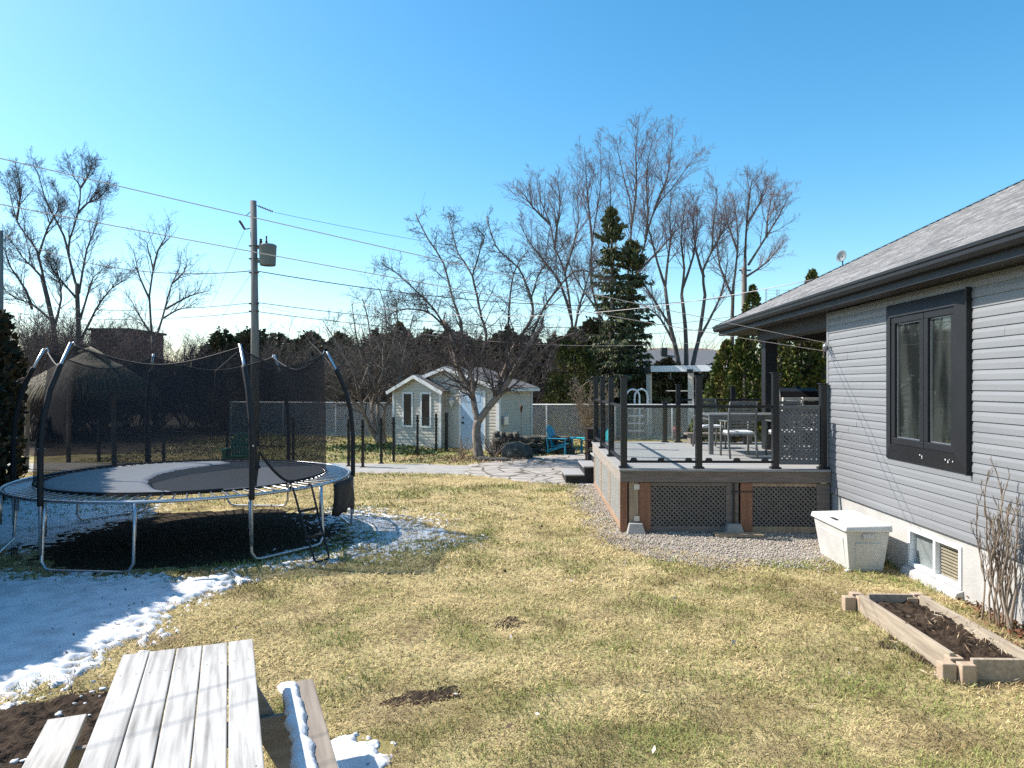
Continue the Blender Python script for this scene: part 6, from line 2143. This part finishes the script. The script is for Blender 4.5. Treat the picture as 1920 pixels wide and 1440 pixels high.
OLIVE = [(0.055, 0.075, 0.018), (0.1, 0.12, 0.028), (0.15, 0.155, 0.035), (0.19, 0.16, 0.045), (0.12, 0.09, 0.035)]
DARKG = [(0.04, 0.045, 0.02), (0.06, 0.064, 0.027), (0.085, 0.08, 0.034), (0.105, 0.082, 0.045), (0.085, 0.065, 0.042)]
for i, (px, Y, H, rad, lab) in enumerate(((1364, 21.6, 3.7, 0.95, "olive green cedar left of the porch post"), (1338, 22.4, 2.5, 0.7, "short olive cedar by the pergola's house side"),
                                          (1411, 24.5, 5.85, 0.8, "pointed cedar whose tip shows over the left end of the roof"), (1523, 22.0, 6.0, 0.8, "tall cedar whose tip shows over the middle of the roof slope"),
                                          (1462, 20.3, 4.4, 0.85, "cedar seen under the porch roof, right of the porch post"), (1500, 20.8, 4.6, 0.9, "cedar seen under the porch roof above the barbecue"),
                                          (1545, 20.2, 4.4, 0.8, "cedar seen under the porch roof beside the house corner"), (1449, 25.5, 5.5, 0.6, "cedar with a small brown tip just over the roof edge"),
                                          (1395, 20.8, 3.9, 0.8, "olive cedar directly behind the porch post"))):
    cedar(70 + i, "cedar", (PX(px, 722, Y).x, Y, 0), H, rad, 5200, 0.12, OLIVE, lab, "cedars behind the deck and porch")
GH = "dark evergreens in the row behind the fence"
protos = [cedar(90 + k, "row_evergreen", (0, 0, 0), (5.2, 5.7, 4.8)[k], (1.15, 1.25, 1.2)[k], 7000, 0.19, DARKG, "dark evergreen in the tall row behind the shed and fence", GH, pw=6.0) for k in range(3)]
k = 0
for row, (y0, x0, hs) in enumerate(((36.3, -15.2, 0.95), (38.6, -15.9, 0.98))):
    for x in np.arange(x0, 4.6, 1.2):
        Y = y0 + rr.uniform(-0.5, 0.5) - 0.12 * x
        c = protos[k] if k < 3 else copy_tree(protos[k % 3])
        c.location = (x + rr.uniform(-0.3, 0.3), Y, 0)
        c.rotation_euler = (0, 0, rr.uniform(0, 6.28))
        c.scale = (1.3, 1.3, rr.uniform(0.82, 1.02) * hs)
        k += 1
for x in np.arange(5.8, 12.5, 1.2):
    c = copy_tree(protos[k % 3], loc=(x, 37 + rr.uniform(-0.4, 0.4), 0), rz=rr.uniform(0, 6), scale=(1.05, 1.05, 0.62))
    k += 1
cedar(98, "broad_cedar", (2.75, 31.6, 0), 4.9, 1.5, 8000, 0.16, [(0.05, 0.06, 0.02), (0.08, 0.09, 0.03), (0.12, 0.125, 0.035), (0.1, 0.08, 0.035)], "broad green cedar left of the spruces behind the fence")


def spruce(seed, loc, H, rmax, label):
    root = thing("spruce", loc, label, "tree", "spruces behind the deck")
    rnd = random.Random(seed)
    rgn = np.random.default_rng(seed)
    MB().tube([(0, 0, 0), (0, 0, H * 0.5), (0, 0, H)], [0.17, 0.1, 0.02], 8).build("trunk", M["bark"], root, smooth=True)
    b = MB()
    P, D = [], []
    z = 0.8
    while z < H - 0.1:
        tt = z / H
        if tt > 0.84:
            L = 0.68 * ((1 - tt) / 0.16) ** 0.8 + 0.06
        elif tt > 0.58:
            L = rnd.uniform(0.55, 1.0) + 0.5 * (0.84 - tt)
        else:
            L = (rmax - 0.75) * (1.0 - tt / 0.58) ** 0.8 + 0.75
        nb = 7 if tt < 0.58 else (6 if tt < 0.84 else 7)
        for k in range(nb):
            a = rnd.uniform(0, 6.28)
            l = L * rnd.uniform(0.45, 1.15)
            pts = []
            for j in range(6):
                q = j / 5
                droop = -0.45 * q * l * (1 - tt) + 0.2 * q * q * l + (0.45 * q * l if tt > 0.84 else 0)
                pts.append(V3((math.cos(a) * l * q, math.sin(a) * l * q, z + droop)))
            b.tube(pts, [0.026 * (1 - tt) + 0.008, 0.02 * (1 - tt) + 0.007, 0.012, 0.009, 0.007, 0.004], 4, cap=False)
            n = int(22 + 40 * l)
            for _ in range(n):
                q = rnd.uniform(0.1, 1.0)
                p, d = lerp_path(pts, min(q, 0.999))
                side = V3((-d.y, d.x, 0)).normalized() * rnd.uniform(-1, 1)
                p = p + side * 0.17 * l * (1 - q * 0.6) + V3((0, 0, rnd.uniform(-0.1, 0.04)))
                dd = d * 0.5 + side * 0.5 + V3((0, 0, rnd.uniform(-1.3, 0.1) if tt < 0.84 else rnd.uniform(-0.2, 0.8)))
                P.append(tuple(p))
                D.append(tuple(dd.normalized()))
        z += 0.3 if tt < 0.84 else 0.17
    b.build("branches", M["bark"], root)
    P, D = np.array(P), np.array(D)
    v, f = sprays(rgn, P, D, 0.22, 0.2)
    cl = np.array([(0.06, 0.075, 0.035), (0.09, 0.105, 0.045), (0.125, 0.135, 0.055), (0.15, 0.145, 0.1)])
    c = cl[rgn.integers(0, 4, len(P))] * rgn.uniform(0.6, 1.3, (len(P), 1))
    np_mesh("needles", v, f, M["leafcol"], root, cols=np.repeat(c, 4, 0))
    return root


spruce(111, (PX(1147, 722, 33).x, 33, 0), 10.5, 2.7, "taller dark spruce standing before the bare maples")
spruce(112, (PX(1186, 722, 33.6).x, 33.6, 0), 9.1, 2.0, "shorter dark spruce just right of the taller one")

# clipped cedar hedge along the left side of the yard
hd_ = thing("cedar_hedge", (-8, 7, 0), "tall dark cedar hedge along the left edge of the yard, casting the shade", "hedge")
HP = [(-10.75, 15.6), (-9.1, 12.0), (-7.55, 9.0), (-6.75, 6.5), (-6.35, 4.0), (-6.2, 1.0), (-6.2, -3.0)]
HH = [3.8, 4.1, 4.4, 3.2, 2.8, 2.7, 2.6]
P, D, core = [], [], MB()
rgn = np.random.default_rng(77)
for i in range(len(HP) - 1):
    a, c = np.array(HP[i]), np.array(HP[i + 1])
    L = np.linalg.norm(c - a)
    d = (c - a) / L
    nr = np.array([d[1], -d[0]])            # towards the hedge body
    if nr[0] > 0:
        nr = -nr
    h0, h1 = HH[i], HH[i + 1]
    W = 1.5
    n = int(L * 2600)
    u, w, z = rgn.uniform(0, 1, n), rgn.uniform(0, 1, n), rgn.uniform(0, 1, n)
    k = rgn.integers(0, 3, n)
    w = np.where(k == 0, rgn.uniform(0, 0.16, n), w)
    w = np.where(k == 1, rgn.uniform(0.84, 1, n), w)
    z = np.where(k == 2, rgn.uniform(0.9, 1.0, n), z)
    ww = (w - 0.5) * W * np.clip(1.15 - 0.5 * z ** 3, 0, 1) + W / 2
    xy = a + (c - a) * u[:, None] + nr * (ww + (fbm(u * L * 1.2, z * 4, i + 3) - 0.5) * 0.3)[:, None]
    hz = (h0 + (h1 - h0) * u) * z + (fbm(u * L * 1.5 + i, w * 2, 8) - 0.5) * 0.25
    P.append(np.concatenate([xy, hz[:, None]], 1))
    q = np.concatenate([-nr[None] * np.where(w < 0.5, 1, -1)[:, None] * 0.6, np.full((n, 1), 0.6)], 1) + rgn.normal(0, 0.45, (n, 3))
    D.append(q / np.linalg.norm(q, axis=1)[:, None])
    o0, o1 = a + nr * 0.3, c + nr * 0.3
    core.hexa([(o0[0], o0[1], 0), (o1[0], o1[1], 0), (o1[0] + nr[0] * 0.9, o1[1] + nr[1] * 0.9, 0), (o0[0] + nr[0] * 0.9, o0[1] + nr[1] * 0.9, 0),
               (o0[0], o0[1], h0 - 0.3), (o1[0], o1[1], h1 - 0.3), (o1[0] + nr[0] * 0.9, o1[1] + nr[1] * 0.9, h1 - 0.3), (o0[0] + nr[0] * 0.9, o0[1] + nr[1] * 0.9, h0 - 0.3)])
P, D = np.concatenate(P), np.concatenate(D)
v, f = sprays(rgn, P, D, 0.15)
c = np.array([(0.03, 0.032, 0.014), (0.045, 0.04, 0.02), (0.06, 0.048, 0.027), (0.05, 0.037, 0.022)])[rgn.integers(0, 4, len(P))] * rgn.uniform(0.5, 1.2, (len(P), 1))
np_mesh("foliage", v, f, M["leafcol"], hd_, cols=np.repeat(c, 4, 0), world=True)
core.build("shading_core", M["twig"], hd_, world=True)  # solid block added inside the hedge so that it shades fully

# far-off woods and a low hill
rgn = np.random.default_rng(9)
N = 26000
x = rgn.uniform(-150, 170, N)
y = rgn.uniform(80, 150, N)
h = rgn.uniform(3, 7.5, N) * (0.8 + 0.5 * fbm(x * 0.05, y * 0.05, 3))
lean = rgn.normal(0, 0.12, (N, 2)) * h[:, None]
w = rgn.uniform(0.03, 0.11, N)
a = rgn.uniform(0, 3.14, N)
sx, sy = np.cos(a) * w, np.sin(a) * w
z0 = rgn.uniform(0, 0.5, N) * h
v = np.stack([np.stack([x - sx, y - sy, z0], -1), np.stack([x + sx, y + sy, z0], -1), np.stack([x + lean[:, 0] * 3, y + lean[:, 1], z0 + (h - z0 * 0.6)], -1)], 1).reshape(-1, 3)
c = np.array([[0.16, 0.12, 0.105]]) * rgn.uniform(0.6, 1.5, (N, 1))
fw = np_mesh("far_wood", v, np.arange(3 * N).reshape(-1, 3), M["leafcol"], cols=np.repeat(c, 3, 0))
tag(fw, "grey brown leafless woods along the horizon", "woods", kind="stuff")
xs = np.linspace(-60, 160, 80)
ys = np.linspace(190, 330, 30)
X, Y = np.meshgrid(xs, ys)
Z = 15 * np.exp(-((X - 60) / 60) ** 2) * np.clip((Y - 190) / 70, 0, 1) + 2.5 * fbm(X * 0.1, Y * 0.1, 2) * np.clip((Y - 190) / 40, 0, 1) - 0.1
idx = np.arange(X.size).reshape(X.shape)
q = np.stack([idx[:-1, :-1], idx[:-1, 1:], idx[1:, 1:], idx[1:, :-1]], -1).reshape(-1, 4)
hl = np_mesh("hill", np.stack([X.ravel(), Y.ravel(), Z.ravel()], -1), q, mat("wooded_hill", (0.2, 0.14, 0.1), (0.11, 0.08, 0.065), rough=1.0, scale=0.6, detail=12), smooth=True)
hl["kind"] = "structure"
